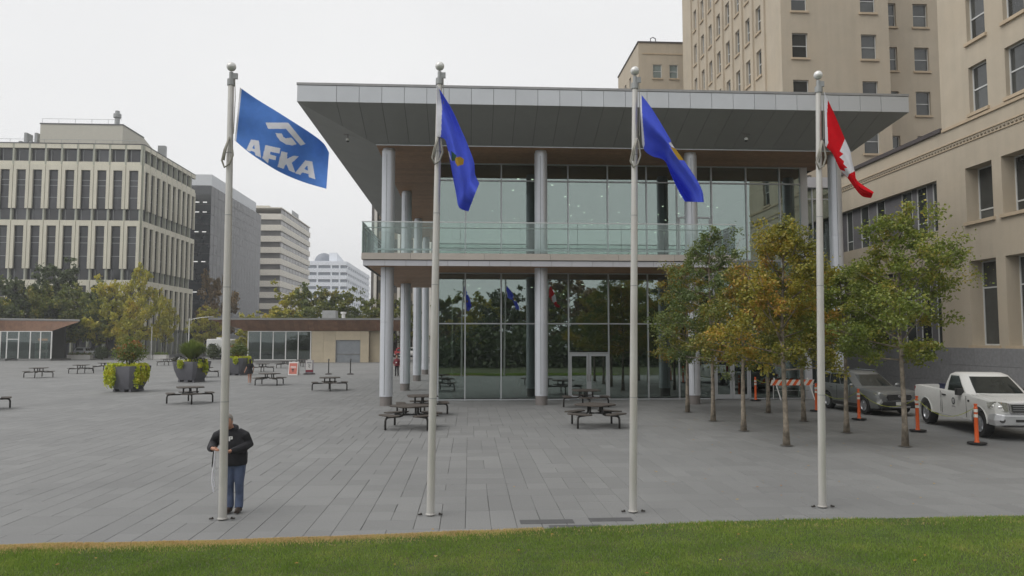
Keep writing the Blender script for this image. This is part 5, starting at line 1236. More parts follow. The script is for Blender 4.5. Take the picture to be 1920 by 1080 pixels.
# ------------------------------------------------------------------ vehicles (local x = forward)
chrome = mat('bright trim', (.55, .55, .56), .18, .9); tyrem = mat('tyre rubber', (.018, .018, .018), .85, var=.2, scale=10); rimm = mat('alloy rim', (.42, .43, .45), .3, .7)
lampg = mat('headlamp lens', (.30, .30, .26), .08, .1, var=.35, scale=22, spec=.9); reflm = mat('lamp reflector', (.85, .86, .84), .12, .8); amber = mat('amber lens', (.6, .22, .04), .25); tailm = mat('tail lamp', (.30, .02, .02), .25); carglass = mat('car window', (.022, .027, .026), .06, var=.4, scale=1.2, spec=.45); plast = mat('black car plastic', (.03, .03, .03), .55); plate_m = mat('licence plate', (.6, .6, .58), .5)
tealg = mat('under body', (.015, .015, .015), .9)
def wheel(par, x, y, r, w_, side):
    q = MB(); q.lathe([(r * .2, -w_ * .22), (r * .62, -w_ * .22), (r * .62, -w_ / 2), (r * .94, -w_ / 2), (r, -w_ * .36), (r, w_ * .36), (r * .94, w_ / 2), (r * .62, w_ / 2), (r * .62, w_ * .22), (r * .2, w_ * .22)], 28)
    wh = q.build('wheel', tyrem, par, (x, y, r), (R(90), 0, 0), smooth=True)
    q = MB(); s_ = side; z = -s_ * w_ * .42 * -1
    q.lathe([(r * .61, s_ * -w_ * .30), (r * .63, s_ * -w_ * .47), (r * .57, s_ * -w_ * .46), (r * .53, s_ * -w_ * .33)], 24)
    for k in range(6):
        a_ = k * math.pi / 3; ca, sa = math.cos(a_), math.sin(a_)
        q.add([(ca * rr_ - sa * t, sa * rr_ + ca * t, s_ * zz) for zz in (-w_ * .43, -w_ * .33) for rr_, t in ((.05, .035), (.05, -.035), (r * .58, -.022), (r * .58, .022))], [(0, 1, 2, 3), (7, 6, 5, 4), (0, 4, 5, 1), (1, 5, 6, 2), (2, 6, 7, 3), (3, 7, 4, 0)])
    q.lathe([(.06, s_ * -w_ * .3), (.06, s_ * -w_ * .45)], 12); q.build('rim', rimm, wh, smooth=True)
def body_ring(x, z0, zt, wm, wt, wb, zm=.62):
    z1 = z0 + (zt - z0) * zm
    h_ = [(-wb, z0), (-wm * .985, z0 + (zt - z0) * .22), (-wm, z1), (-wm * .975, zt - .07), (-wt, zt - .01), (-wt * .6, zt + .012)]
    return [(x, y, z) for y, z in h_] + [(x, -y, z) for y, z in reversed(h_)]
def ring_at(rings, z):
    for (za, ra), (zb, rb) in zip(rings, rings[1:]):
        if z <= zb + 1e-9:
            t = (z - za) / (zb - za); return [Vector((a_[0] + (b_[0] - a_[0]) * t, a_[1] + (b_[1] - a_[1]) * t, z)) for a_, b_ in zip(ra, rb)]
def house(rings_spec):
    out_ = []
    for (z, xb, xf, hw) in rings_spec:
        r_ = [(xb, -hw + .09), (xb + .1, -hw), (xf - .34, -hw), (xf - .10, -hw * .80), (xf, -hw * .4), (xf, hw * .4), (xf - .10, hw * .80), (xf - .34, hw), (xb + .1, hw), (xb, hw - .09)]
        out_.append((z, r_))
    return out_
def patch(rings, idx, za, zb, off, m_, name, par, inset=()):
    """glass following the cabin surface between ring positions idx (fractional) from height za to zb"""
    q = MB(); rows_ = []
    for z in (za, (za + zb) / 2, zb):
        rg_ = ring_at(rings, z); cx = sum(p.x for p in rg_) / len(rg_); row = []
        for k, f_ in enumerate(idx if not callable(idx) else idx(z)):
            i = int(f_) % len(rg_); t = f_ - int(f_); p = rg_[i].lerp(rg_[(i + 1) % len(rg_)], t)
            n_ = (rg_[(i + 1) % len(rg_)] - rg_[i]); n_ = Vector((n_.y, -n_.x, 0)).normalized() if n_.length > 1e-6 else Vector((1, 0, 0))
            row.append(p + n_ * off + Vector((0, 0, off * .3)))
        rows_.append(row)
    n = len(rows_[0])
    q.add([p for r_ in rows_ for p in r_], [(i * n + j, i * n + j + 1, (i + 1) * n + j + 1, (i + 1) * n + j) for i in range(2) for j in range(n - 1)])
    q.build(name, m_, par, smooth=True, fix=False)
def arch_cut(o, xs, r, hw, extra=None):
    q = MB()
    for x in xs:
        for s_ in (-1, 1):
            n = 28; pr = [(x + r * math.cos(2 * math.pi * k / n), r * .93 + r * math.sin(2 * math.pi * k / n)) for k in range(n)]; q.prism(pr, 'y', s_ * (hw - .34), s_ * (hw + .2))
    if extra: q.box(*extra)
    cut(o, q.mesh('cutter', tealg)); o.data.materials.clear(); 
def finish(o, m_):
    o.data.materials.clear(); o.data.materials.append(m_); o.data.shade_smooth(); o.data.set_sharp_from_angle(angle=R(32))
def suv(label, loc, rz, paint, detail=True, group='parked vehicles'):
    t_ = thing('suv', label, 'car', loc, rz, group)
    st = [(2.30, .42, .84, .60, .55, .55), (2.24, .34, .93, .80, .74, .74), (2.05, .28, .985, .89, .82, .82), (1.7, .26, 1.02, .925, .84, .86), (1.0, .24, 1.07, .93, .85, .87), (.3, .24, 1.10, .93, .87, .87), (-.8, .24, 1.12, .93, .87, .87), (-1.7, .26, 1.14, .925, .86, .86), (-2.15, .32, 1.13, .88, .82, .82), (-2.30, .42, 1.08, .78, .72, .72)]
    q = MB(); q.loft([body_ring(*s_) for s_ in st]); o = q.build('body', paint, t_)
    arch_cut(o, (1.345, -1.345), .41, .93); finish(o, paint)
    rings = house([(1.06, -2.18, 1.05, .86), (1.30, -2.10, .68, .80), (1.58, -1.98, .25, .70), (1.665, -1.80, .05, .60)])
    q = MB(); q.loft([[(x, y, z) for x, y in r_] for z, r_ in rings]); c = q.build('cabin', paint, t_); finish(c, paint)
    patch(rings, [3.08, 4, 5, 5.92], 1.11, 1.545, .012, carglass, 'windshield', t_)
    for a_, b_ in (((1.04, 1.30), 'quarter'), ((1.34, 1.62), 'rear'), ((1.66, 1.985), 'front')): patch(rings, [a_[0], a_[1]], 1.12, 1.53, .012, carglass, 'side_window', t_)
    for a_ in ((7.015, 7.34), (7.38, 7.66), (7.70, 7.96)): patch(rings, list(a_), 1.12, 1.53, .012, carglass, 'side_window', t_)
    patch(rings, [9.12, 9.88], 1.2, 1.53, .012, carglass, 'rear_window', t_)
    for x in (1.345, -1.345):
        for s_ in (-1, 1): wheel(t_, x, s_ * .80, .355, .235, -1 if s_ < 0 else 1)
    q = MB(); q.box(-2.1, 2.1, -.6, .6, .2, .5); q.build('underbody', tealg, t_)
    q = MB(); q.tube([(-1.7, -.66, 1.665), (-1.6, -.66, 1.70), (-.2, -.64, 1.70), (-.1, -.64, 1.66)], .018, 6); q.build('roof_rail', chrome, t_)
    q = MB(); q.tube([(-1.7, .66, 1.665), (-1.6, .66, 1.70), (-.2, .64, 1.70), (-.1, .64, 1.66)], .018, 6); q.build('roof_rail', chrome, t_)
    if detail:
        q = MB(); q.prism([(-.46, .62), (.46, .62), (.54, .74), (.48, .83), (-.48, .83), (-.54, .74)], 'x', 2.262, 2.325); gr = q.build('grille', plast, t_)
        for z in (.66, .70, .745, .79): lbox('grille_bar', mat('grille slat', (.09, .09, .09), .4), gr, (2.33, 0, z), (.012, .92, .012))
        lbox('grille_trim', chrome, gr, (2.33, 0, .845), (.02, 1.0, .02)); lbox('grille_trim', chrome, gr, (2.325, 0, .60), (.03, 1.1, .03))
        q = MB(); q.sphere((2.345, 0, .77), .055, 12, 6, (.2, 1.3, 1)); q.build('badge', chrome, gr, smooth='all')
        q = MB(); q.prism([(-.78, .30), (.78, .30), (.84, .40), (.7, .56), (-.7, .56), (-.84, .40)], 'x', 2.2, 2.335); bevel(q.build('lower_bumper', plast, t_), .02); lbox('skid_plate', chrome, t_, (2.34, 0, .36), (.02, .9, .06)); lbox('licence_plate', plate_m, t_, (2.345, 0, .49), (.015, .32, .13))
        for s_ in (-1, 1):
            q = MB(); q.add([(2.31, s_ * .50, .84), (2.27, s_ * .56, .76), (2.12, s_ * .86, .82), (2.0, s_ * .91, .90), (2.10, s_ * .84, .925), (2.24, s_ * .68, .89)], [(0, 1, 2, 3, 4, 5)]); h = q.build('headlight', lampg, t_, fix=False); h.modifiers.new('s', 'SOLIDIFY').thickness = .03
            q = MB(); q.add([(2.29, s_ * .66, .56), (2.25, s_ * .78, .44), (2.14, s_ * .87, .5), (2.18, s_ * .85, .72), (2.27, s_ * .72, .66)], [(0, 1, 2, 3, 4)]); h = q.build('bumper_cheek', mat('light silver cheek', (.48, .49, .49), .25, .5), t_, fix=False); h.modifiers.new('s', 'SOLIDIFY').thickness = .05
            q = MB(); q.lathe([(.05, 0), (.05, .02)], 12); q.build('fog_light', lampg, t_, (2.28, s_ * .76, .5), (0, R(90), 0))
            q = MB(); q.sphere((.72, s_ * 1.02, 1.13), .11, 12, 8, (.7, 1, .7)); q.tube([(.72, s_ * .9, 1.08), (.72, s_ * 1., 1.1)], .025, 6); q.build('mirror', paint, t_, smooth='all')
            q = MB(); q.sphere((2.19, s_ * .75, .86), .05, 12, 8, (.9, 1.7, .55)); q.sphere((2.25, s_ * .60, .835), .04, 12, 8, (.9, 1.6, .6)); q.build('lamp_reflector', reflm, t_, smooth='all')
            lbox('handle', chrome, t_, (-.05, s_ * .935, .95), (.2, .03, .03)); lbox('handle', chrome, t_, (-1.0, s_ * .935, .97), (.2, .03, .03))
            lbox('sill_trim', plast, t_, (0, s_ * .92, .33), (1.9, .04, .12))
            for x in (.42, -.55): lbox('door_seam', plast, t_, (x, s_ * .932, .75), (.012, .008, .62))
    for s_ in (-1, 1): lbox('tail_light', tailm, t_, (-2.22, s_ * .74, .98), (.12, .3, .12))
    return t_
silver = mat('silver grey car paint', (.24, .25, .25), .28, .55, var=.03); white_p = mat('white car paint', (.66, .66, .64), .3, var=.03); redpaint = mat('red car paint', (.30, .02, .025), .3); bluegrey = mat('pale car paint', (.45, .46, .48), .3, .3)
DOWN = -math.pi / 2
sr, sf = G(1556, 766), G(1622, 777)
suv('silver grey sport utility car parked before the old building', (16.8, 31.1, .022), DOWN + R(4), silver)
def pickup(label, loc, rz):
    t_ = thing('pickup_truck', label, 'truck', loc, rz, 'parked vehicles'); paint = white_p
    st = [(2.78, .62, 1.06, .80, .74, .80), (2.72, .52, 1.16, .94, .86, .92), (2.45, .50, 1.21, 1.0, .90, .98), (1.9, .48, 1.24, 1.01, .92, .98), (1.2, .46, 1.27, 1.01, .94, .98), (.4, .46, 1.28, 1.01, .96, .98), (-.62, .46, 1.30, 1.01, .97, .98), (-1.8, .48, 1.33, 1.01, .97, .98), (-2.65, .52, 1.36, 1.0, .96, .96), (-2.8, .6, 1.35, .98, .94, .92)]
    q = MB(); q.loft([body_ring(*s_) for s_ in st]); o = q.build('body', paint, t_)
    arch_cut(o, (1.88, -1.86), .49, 1.0, (-2.70, -.72, -.82, .82, .85, 1.6)); finish(o, paint)
    lbox('bed_liner', plast, t_, (-1.71, 0, .87), (1.95, 1.62, .03))
    rings = house([(1.26, -.64, 1.32, .93), (1.52, -.60, .98, .87), (1.84, -.52, .56, .76), (1.915, -.40, .36, .64)])
    q = MB(); q.loft([[(x, y, z) for x, y in r_] for z, r_ in rings]); c = q.build('cab', paint, t_); finish(c, paint)
    patch(rings, [3.05, 4, 5, 5.95], 1.30, 1.80, .012, carglass, 'windshield', t_)
    patch(rings, [1.18, 1.97], 1.31, 1.80, .012, carglass, 'side_window', t_); patch(rings, [7.03, 7.82], 1.31, 1.80, .012, carglass, 'side_window', t_); patch(rings, [9.1, 9.9], 1.34, 1.78, .012, carglass, 'rear_window', t_)
    for x in (1.88, -1.86):
        for s_ in (-1, 1): wheel(t_, x, s_ * .865, .405, .27, -1 if s_ < 0 else 1)
    q = MB(); q.box(-2.65, 2.6, -.62, .62, .38, .7); q.build('underbody', tealg, t_)
    # front: bumper, grille, lamps
    q = MB(); q.loft([[(x, y, z) for y, z in ((-1.0, .44), (-1.02, .6), (-.98, .80), (.98, .80), (1.02, .6), (1.0, .44))] for x in (2.42,)] + [[(x, y, z) for y, z in ((-.96, .42), (-.98, .6), (-.94, .80), (.94, .80), (.98, .6), (.96, .42))] for x in (2.75,)] + [[(2.9, y, z) for y, z in ((-.76, .46), (-.78, .6), (-.74, .76), (.74, .76), (.78, .6), (.76, .46))]])
    bmp = q.build('bumper', mat('silver bumper', (.52, .53, .54), .3, .4), t_); bevel(bmp, .03); lbox('air_intake', plast, bmp, (2.905, 0, .60), (.02, .9, .07))
    for s_ in (-1, 1): q = MB(); q.lathe([(.075, 0), (.08, .02), (.06, .022)], 14); q.build('fog_light', plast, bmp, (2.855, s_ * .80, .60), (0, R(75), s_ * R(35)))
    q = MB(); q.prism([(-.56, .80), (.56, .80), (.60, 1.12), (-.60, 1.12)], 'x', 2.70, 2.84); gs = q.build('grille_surround', chrome, t_); bevel(gs, .03)
    q = MB(); q.prism([(-.50, .84), (.50, .84), (.54, 1.07), (-.54, 1.07)], 'x', 2.76, 2.848); gr = q.build('grille', plast, t_)
    for z in (.90, .96, 1.02): lbox('grille_bar', barm, gr, (2.853, 0, z), (.012, 1.0, .018))
    q = MB(); q.sphere((2.86, 0, .96), .075, 14, 6, (.2, 1.35, 1)); q.build('badge', chrome, gr, smooth='all')
    for s_ in (-1, 1):
        q = MB(); q.add([(2.80, s_ * .62, 1.12), (2.82, s_ * .60, .86), (2.70, s_ * .90, .88), (2.45, s_ * 1.005, .95), (2.40, s_ * 1.0, 1.10), (2.66, s_ * .90, 1.15)], [(0, 1, 2, 3, 4, 5)]); h = q.build('headlight', lampg, t_, fix=False); h.modifiers.new('s', 'SOLIDIFY').thickness = .04
        q = MB(); q.add([(2.815, s_ * .64, 1.11), (2.765, s_ * .78, 1.135), (2.775, s_ * .76, 1.04), (2.825, s_ * .63, 1.03)], [(0, 1, 2, 3)]); h2 = q.build('turn_lamp', amber, h, fix=False); h2.modifiers.new('s', 'SOLIDIFY').thickness = .03
        q = MB(); q.box(.62, .80, s_ * 1.02 - .10, s_ * 1.02 + .10, 1.20, 1.42); q.tube([(.72, s_ * .88, 1.27), (.72, s_ * .98, 1.28)], .03, 6); bevel(q.build('mirror', plast, t_), .04)
        q = MB(); q.sphere((2.72, s_ * .78, .985), .085, 14, 8, (.8, 1.2, .8)); q.sphere((2.60, s_ * .93, 1.01), .06, 12, 8, (1.2, .9, .9)); q.build('lamp_reflector', reflm, t_, smooth='all')
        q = MB(); q.tube([(2.62, s_ * .55, 1.205), (1.9, s_ * .62, 1.262), (1.3, s_ * .66, 1.285)], .012, 6); q.build('hood_crease', paint, t_)
        q = MB(); q.tube([(2.70, s_ * .88, 1.135), (2.3, s_ * .905, 1.20), (1.35, s_ * .93, 1.255)], .006, 5); q.build('hood_seam', plast, t_)
        q = MB(); q.tube([(1.88 + .49 * math.cos(a_), s_ * 1.0, .456 + .49 * math.sin(a_)) for a_ in [k * math.pi / 14 for k in range(15)]], .018, 6); q.tube([(-1.86 + .49 * math.cos(a_), s_ * 1.0, .456 + .49 * math.sin(a_)) for a_ in [k * math.pi / 14 for k in range(15)]], .018, 6); q.build('arch_lip', paint, t_)
        lbox('handle', plast, t_, (-.38, s_ * 1.005, 1.14), (.2, .05, .045))
        for x in (1.12, -.55): lbox('door_seam', plast, t_, (x, s_ * 1.008, .86), (.014, .008, .68))
        lbox('cab_gap', plast, t_, (-.66, s_ * 1.007, .9), (.014, .008, .72)); lbox('tail_light', tailm, t_, (-2.77, s_ * .90, 1.12), (.1, .14, .34)); lbox('fender_badge', plast, t_, (1.28, s_ * 1.012, 1.06), (.1, .008, .06))
        q = MB(); n = 20                           # round door emblem
        q.lathe([(.115, 0), (.115, .004)], n); em = q.build('door_emblem', mat('dark emblem', (.05, .06, .07), .6), t_, (.28, s_ * 1.013, .98), (R(90), 0, 0))
        q = MB(); q.lathe([(.07, -.003), (.07, .007)], n); q.build('emblem_field', paper, em); q = MB(); q.prism([(-.03, -.05), (.03, -.05), (.02, .05), (-.02, .05)], 'z', -.005, .009); q.build('emblem_mark', MT['dark emblem'], em)
        lbox('door_lettering', greyp, t_, (.28, s_ * 1.012, .80), (.24, .006, .03))
    lbox('rear_bumper', chrome, t_, (-2.85, 0, .62), (.16, 1.8, .2))
    return t_
pickup('white regular cab pickup truck with a round door emblem, parked facing the viewer', (17.17, 24.33, .022), DOWN - R(9.4))
tool = thing('tool_box', 'dark blue tool box in the bed of the white pickup', 'tool box', (17.36, 25.5, .915), R(-9.4)); lbox('case', mat('navy tool box', (.03, .04, .10), .5), tool, (0, 0, .28), (1.4, .42, .5)); lbox('lid', mat('navy tool box lid', (.025, .03, .07), .5), tool, (0, 0, .555), (1.44, .46, .05))
# far traffic
suv('silver car parked with its back to the plaza right of the cafe kiosk', (PY(162, 660, 119.6).x, 119.6, .132), R(90), bluegrey, False, 'vehicles on the far street')
suv('red car on the far street seen between the first and second pavilion columns', (PY(752, 660, 122).x, 122, .005), DOWN, redpaint, True, 'vehicles on the far street')
suv('white car on the far street seen past the second pavilion column', (PY(772, 660, 127).x, 127, .005), DOWN, white_p, False, 'vehicles on the far street')
def van(label, loc, rz, L_=7.2):
    t_ = thing('camper_van', label, 'van', loc, rz, 'vehicles on the far street')
    q = MB(); q.loft([[(x, y, z) for y, z in ((-1.15, .5), (-1.2, 1.), (-1.2, 2.75), (-1.1, 2.95), (1.1, 2.95), (1.2, 2.75), (1.2, 1.), (1.15, .5))] for x in (-L_ / 2, L_ / 2 - .6)] + [[(L_ / 2, y * .95, z) for y, z in ((-1.1, .7), (-1.15, 1.), (-1.15, 2.3), (-1.05, 2.6), (1.05, 2.6), (1.15, 2.3), (1.15, 1.), (1.1, .7))]])
    bevel(q.build('body', white_p, t_), .08)
    for x in (-2.2, -.2, 1.9): lbox('window', carglass, t_, (x, -1.203, 1.95), (1.1, .03, .6)); lbox('window', carglass, t_, (x, 1.203, 1.95), (1.1, .03, .6))
    for x in (-1.9, 2.2):
        for s_ in (-1, 1): wheel(t_, x, s_ * 1.02, .4, .26, -1 if s_ < 0 else 1)
    for x in (-1.5, .5): lbox('roof_vent', whitep, t_, (x, 0, 3.08), (.6, .6, .24))
    lbox('stripe', greyp, t_, (0, -1.204, 1.2), (L_ - .8, .02, .12)); lbox('window', carglass, t_, (-L_ / 2 - .005, .35, 1.95), (.03, .9, .55)); lbox('rear_bumper', greyp, t_, (-L_ / 2 - .05, 0, .6), (.15, 2.2, .2))
van('white camper van behind the middle planter at the far plaza edge', (PY(402, 660, 116).x, 119.5, .13), R(90))
# ------------------------------------------------------------------ people
def fuse(q, name, m_, parent, vox=.012, it=4, loc=(0, 0, 0)):
    me = q.mesh(name, m_); o = link(name, me, None)
    k = o.modifiers.new('r', 'REMESH'); k.mode = 'VOXEL'; k.voxel_size = vox
    k = o.modifiers.new('s', 'SMOOTH'); k.iterations = it; k.factor = .5
    dg = bpy.context.evaluated_depsgraph_get(); dg.update(); m2 = bpy.data.meshes.new_from_object(o.evaluated_get(dg)); o.modifiers.clear(); o.data = m2
    m2.materials.clear(); m2.materials.append(m_); m2.shade_smooth(); o.parent = parent; o.location = loc; return o
skinm = mat('skin', (.42, .22, .15), .55, var=.06, scale=12); hairg = mat('grey hair', (.25, .23, .21), .8, var=.3, scale=40); hairb = mat('dark hair', (.025, .018, .014), .6)
hood = mat('black hoodie', (.017, .017, .021), .9, var=.25, scale=7, bump=.4, bscale=18); jean = mat('blue jeans', (.075, .10, .17), .85, var=.28, scale=5, bump=.4, bscale=16); shoe = mat('brown shoe', (.05, .035, .028), .6)
def ell(c, rx, ry, n=18): return [(c[0] + rx * math.cos(2 * math.pi * k / n), c[1] + ry * math.sin(2 * math.pi * k / n), c[2]) for k in range(n)]
def head(q, c, tilt=0.): 
    q.sphere(c, .098, 16, 10, (.80, .98, 1.18)); x, y, z = c
    q.sphere((x, y - .045 , z - .06), .065, 12, 8, (.88, .9, 1)); q.sphere((x, y - .10, z - .012), .018, 8, 6, (.8, 1.1, 1.3))
    for s_ in (-1, 1): q.sphere((x + s_ * .08, y + .005, z - .01), .024, 8, 6, (.4, .8, 1.3))
def face_bits(par, c):
    x, y, z = c
    for s_ in (-1, 1):
        q = MB(); q.sphere((x + s_ * .032, y - .083, z + .012), .012, 8, 6); q.build('eye', dkp, par, smooth='all')
    lbox('mouth', maroon, par, (x, y - .103, z - .062), (.045, .012, .01))
def hand(q, w_, d, side, up=Vector((0, 0, 1)), curl=.9, k=1.):
    """palm, four bent fingers of different lengths and a thumb leaving the side of the palm"""
    d = Vector(d).normalized(); s_ = d.cross(up).normalized() * side; n_ = s_.cross(d).normalized() * side; w_ = Vector(w_)
    q.tube([w_, w_ + d * .04 * k, w_ + d * .085 * k], [.024 * k, .036 * k, .036 * k], 10)
    for j, (ln, o_) in enumerate(((.068, -.03), (.078, -.010), (.074, .010), (.058, .03))):
        b0 = w_ + d * .082 * k + s_ * o_ * k; p1 = b0 + (d * math.cos(curl * .35) - n_ * math.sin(curl * .35)) * ln * .45 * k; p2 = p1 + (d * math.cos(curl) - n_ * math.sin(curl)) * ln * .33 * k; p3 = p2 + (d * math.cos(curl * 1.6) - n_ * math.sin(curl * 1.6)) * ln * .26 * k
        q.tube([b0 - d * .02 * k, b0, p1, p2, p3], [.0095 * k, .0095 * k, .009 * k, .0085 * k, .006 * k], 7)
    t0_ = w_ + d * .03 * k - s_ * .03 * k; q.tube([t0_, t0_ + (d * .6 - s_ * .7 - n_ * .3) * .035 * k, t0_ + (d * 1.4 - s_ * .8 - n_ * .8) * .045 * k], [.013 * k, .0115 * k, .008 * k], 8)
def limb(q, pts): q.tube([p[:3] for p in pts], [p[3] for p in pts], 12)
# --- the man at the first flagpole
pb = G(433, 961); P1 = thing('person', 'person in a black hoodie and blue jeans standing behind the leftmost flagpole, handling its rope', 'person', (pb.x, pb.y, .022))
hc = (-.055, -.13, 1.585)
q = MB(); head(q, hc); limb(q, [(-.03, .02, 1.40, .06), (-.04, -.05, 1.49, .056), (-.05, -.09, 1.55, .055)])
q.loft([ell((.05, 0, .90), .15, .105), ell((.03, .0, 1.05), .145, .10), ell((-.02, .01, 1.25), .17, .11), ell((-.04, .02, 1.38), .16, .09), ell((-.04, .0, 1.44), .07, .06)])
armL = [(-.19, .02, 1.36, .055), (-.37, .0, 1.19, .042), (-.23, -.36, 1.14, .03)]; armR = [(.12, .02, 1.36, .055), (.28, .0, 1.18, .042), (.05, -.36, 1.09, .03)]
limb(q, armL); limb(q, armR)
for s_, x in ((-1, -.03), (1, .135)): limb(q, [(x, 0, .9, .07), (x, -.02, .52, .045), (x, .0, .08, .04)])
hand(q, (-.225, -.37, 1.14), (.75, -.5, .1), 1); hand(q, (.05, -.37, 1.09), (-.85, -.35, .15), -1)
body = fuse(q, 'body', skinm, P1, .008, 2); face_bits(P1, hc)
q = MB(); q.sphere((hc[0], hc[1] + .012, hc[2] + .025), .105, 16, 10, (.82, .98, 1.12)); 
q.v = [v for v in q.v]; hr_ = [v if not (v[1] < hc[1] - .055 and v[2] < hc[2] + .06) else (v[0], hc[1] - .03, max(v[2], hc[2] + .05)) for v in q.v]; q.v = hr_; q.build('hair', hairg, P1, smooth='all')
q = MB()                                           # hoodie: body, sleeves, hood
q.loft([ell((.05, -.005, .81), .20, .15), ell((.05, -.005, .85), .215, .165), ell((.04, .0, 1.0), .225, .17), ell((.0, -.01, 1.2), .235, .165), ell((-.03, .01, 1.34), .225, .135), ell((-.035, .015, 1.41), .15, .10), ell((-.035, .0, 1.465), .085, .08)])
limb(q, [(-.15, .02, 1.375, .09), (-.27, .02, 1.31, .10), (-.34, .03, 1.17, .09), (-.32, -.14, 1.13, .078), (-.245, -.31, 1.14, .058), (-.238, -.335, 1.145, .052)])
limb(q, [(.08, .02, 1.375, .09), (.20, .02, 1.31, .10), (.27, .03, 1.16, .09), (.22, -.14, 1.12, .078), (.09, -.31, 1.09, .058), (.075, -.335, 1.09, .052)])
q.sphere((-.035, .085, 1.44), .10, 14, 8, (1.15, .7, .8)); q.tube([(-.13, -.02, 1.43), (-.12, .06, 1.47), (-.035, .1, 1.49), (.05, .06, 1.47), (.06, -.02, 1.43)], .035, 8)
fuse(q, 'hoodie', hood, P1, .011, 3)
q = MB()
q.loft([ell((.05, 0, .98), .165, .115), ell((.05, 0, .90), .175, .125), ell((.05, .0, .80), .165, .12), ell((.05, 0, .76), .12, .10)])
for s_, x, kx in ((-1, -.03, -.033), (1, .135, .14)): limb(q, [(x, 0, .86, .11), (x, -.005, .72, .103), (kx, -.03, .50, .078), (kx * .98, .01, .30, .071), (x, .005, .12, .074), (x, -.01, .06, .07)])
fuse(q, 'jeans', jean, P1, .011, 3)
for s_, x in ((-1, -.03), (1, .14)):
    q = MB(); q.sphere((x, -.06, .045), .07, 14, 8, (.68, 1.95, .62)); q.sphere((x, .03, .06), .058, 12, 8, (.8, .95, 1.05)); q.box(x - .04, x + .04, -.17, .07, .0, .02); fuse(q, 'shoe', shoe, P1, .008, 2)
wl = mat('white print', (.75, .75, .75), .7)
for (x, z, w_, h_) in ((-.085, 1.285, .016, .08), (-.045, 1.285, .016, .08), (-.065, 1.253, .055, .016), (-.018, 1.285, .017, .08), (.005, 1.317, .03, .016), (.005, 1.283, .03, .016), (.024, 1.30, .016, .048)):
    y = .0 - .160 * math.sqrt(max(0, 1 - ((x + .022) / .235) ** 2)) - .003
    lbox('chest_print', wl, P1, (x + .012, y, z), (w_, .012, h_))
st_ = thing('hanging_rope', 'black and white rope end hanging from the hand of the person at the flagpole', 'rope', (pb.x - .185, pb.y - .42, .022))
q = MB(); q.tube([(0, 0, 1.12), (-.012, .0, 1.0), (-.02, 0, .84)], .012, 6); q.build('dark_strand', black, st_); q = MB(); q.tube([(.02, -.01, 1.12), (.015, -.01, .95), (-.01, -.01, .75), (-.015, -.01, .6), (.015, -.01, .45), (.02, -.01, .42)], .012, 6); q.tube([(.01, .01, 1.1), (.03, .01, .85), (.01, .01, .62), (.025, .01, .5)], .009, 6); q.build('white_strand', flagwhite, st_)
# --- woman walking in a short black dress
wb_ = G(468, 721); P2 = thing('person', 'person with bare legs in a short black dress walking past the far planter', 'person', (wb_.x, wb_.y, .022), R(205))
hc = (0, -.02, 1.56)
q = MB(); head(q, hc); limb(q, [(0, .01, 1.36, .05), (0, 0, 1.5, .048)])
q.loft([ell((0, 0, .86), .15, .11), ell((0, 0, 1.02), .12, .09), ell((0, 0, 1.25), .15, .1), ell((0, 0, 1.36), .15, .07), ell((0, 0, 1.41), .06, .05)])
limb(q, [(-.16, 0, 1.34, .042), (-.24, .05, 1.1, .034), (-.22, -.06, .9, .026)]); limb(q, [(.16, 0, 1.34, .042), (.24, .08, 1.1, .034), (.34, .14, .90, .026)])
hand(q, (-.22, -.065, .9), (0.05, -.3, -1), 1, Vector((1, 0, 0))); hand(q, (.345, .145, .89), (.3, .1, -1), -1, Vector((1, 0, 0)))
limb(q, [(-.07, 0, .88, .08), (-.075, -.1, .48, .052), (-.075, -.14, .09, .034)]); limb(q, [(.07, 0, .88, .08), (.075, .03, .48, .052), (.075, .16, .11, .034)])
for x, y in ((-.075, -.2), (.075, .12)): q.sphere((x, y, .035), .05, 12, 8, (.7, 2.0, .6))
fuse(q, 'body', skinm, P2, .01, 2); face_bits(P2, hc)
q = MB(); q.loft([ell((0, 0, .70), .205, .16), ell((0, 0, .85), .185, .145), ell((0, 0, 1.03), .145, .115), ell((0, 0, 1.25), .175, .125), ell((0, 0, 1.37), .165, .09), ell((0, 0, 1.40), .1, .07)])
limb(q, [(-.13, 0, 1.35, .065), (-.22, .03, 1.17, .055)]); limb(q, [(.13, 0, 1.35, .065), (.22, .05, 1.17, .055)]); fuse(q, 'dress', hood, P2, .012, 3)
q = MB(); q.sphere((0, .02, 1.59), .105, 14, 10, (.85, .95, 1.1)); q.sphere((0, .07, 1.47), .07, 12, 8, (1., .7, 1.6)); q.v = [v if v[1] > -.06 or v[2] > 1.64 else (v[0], -.05, v[2]) for v in q.v]; fuse(q, 'hair', hairb, P2, .012, 2)
for x, y in ((-.075, -.2), (.075, .12)): q = MB(); q.sphere((x, y, .035), .055, 12, 8, (.72, 2.0, .55)); q.build('shoe', greyp, P2, smooth='all')
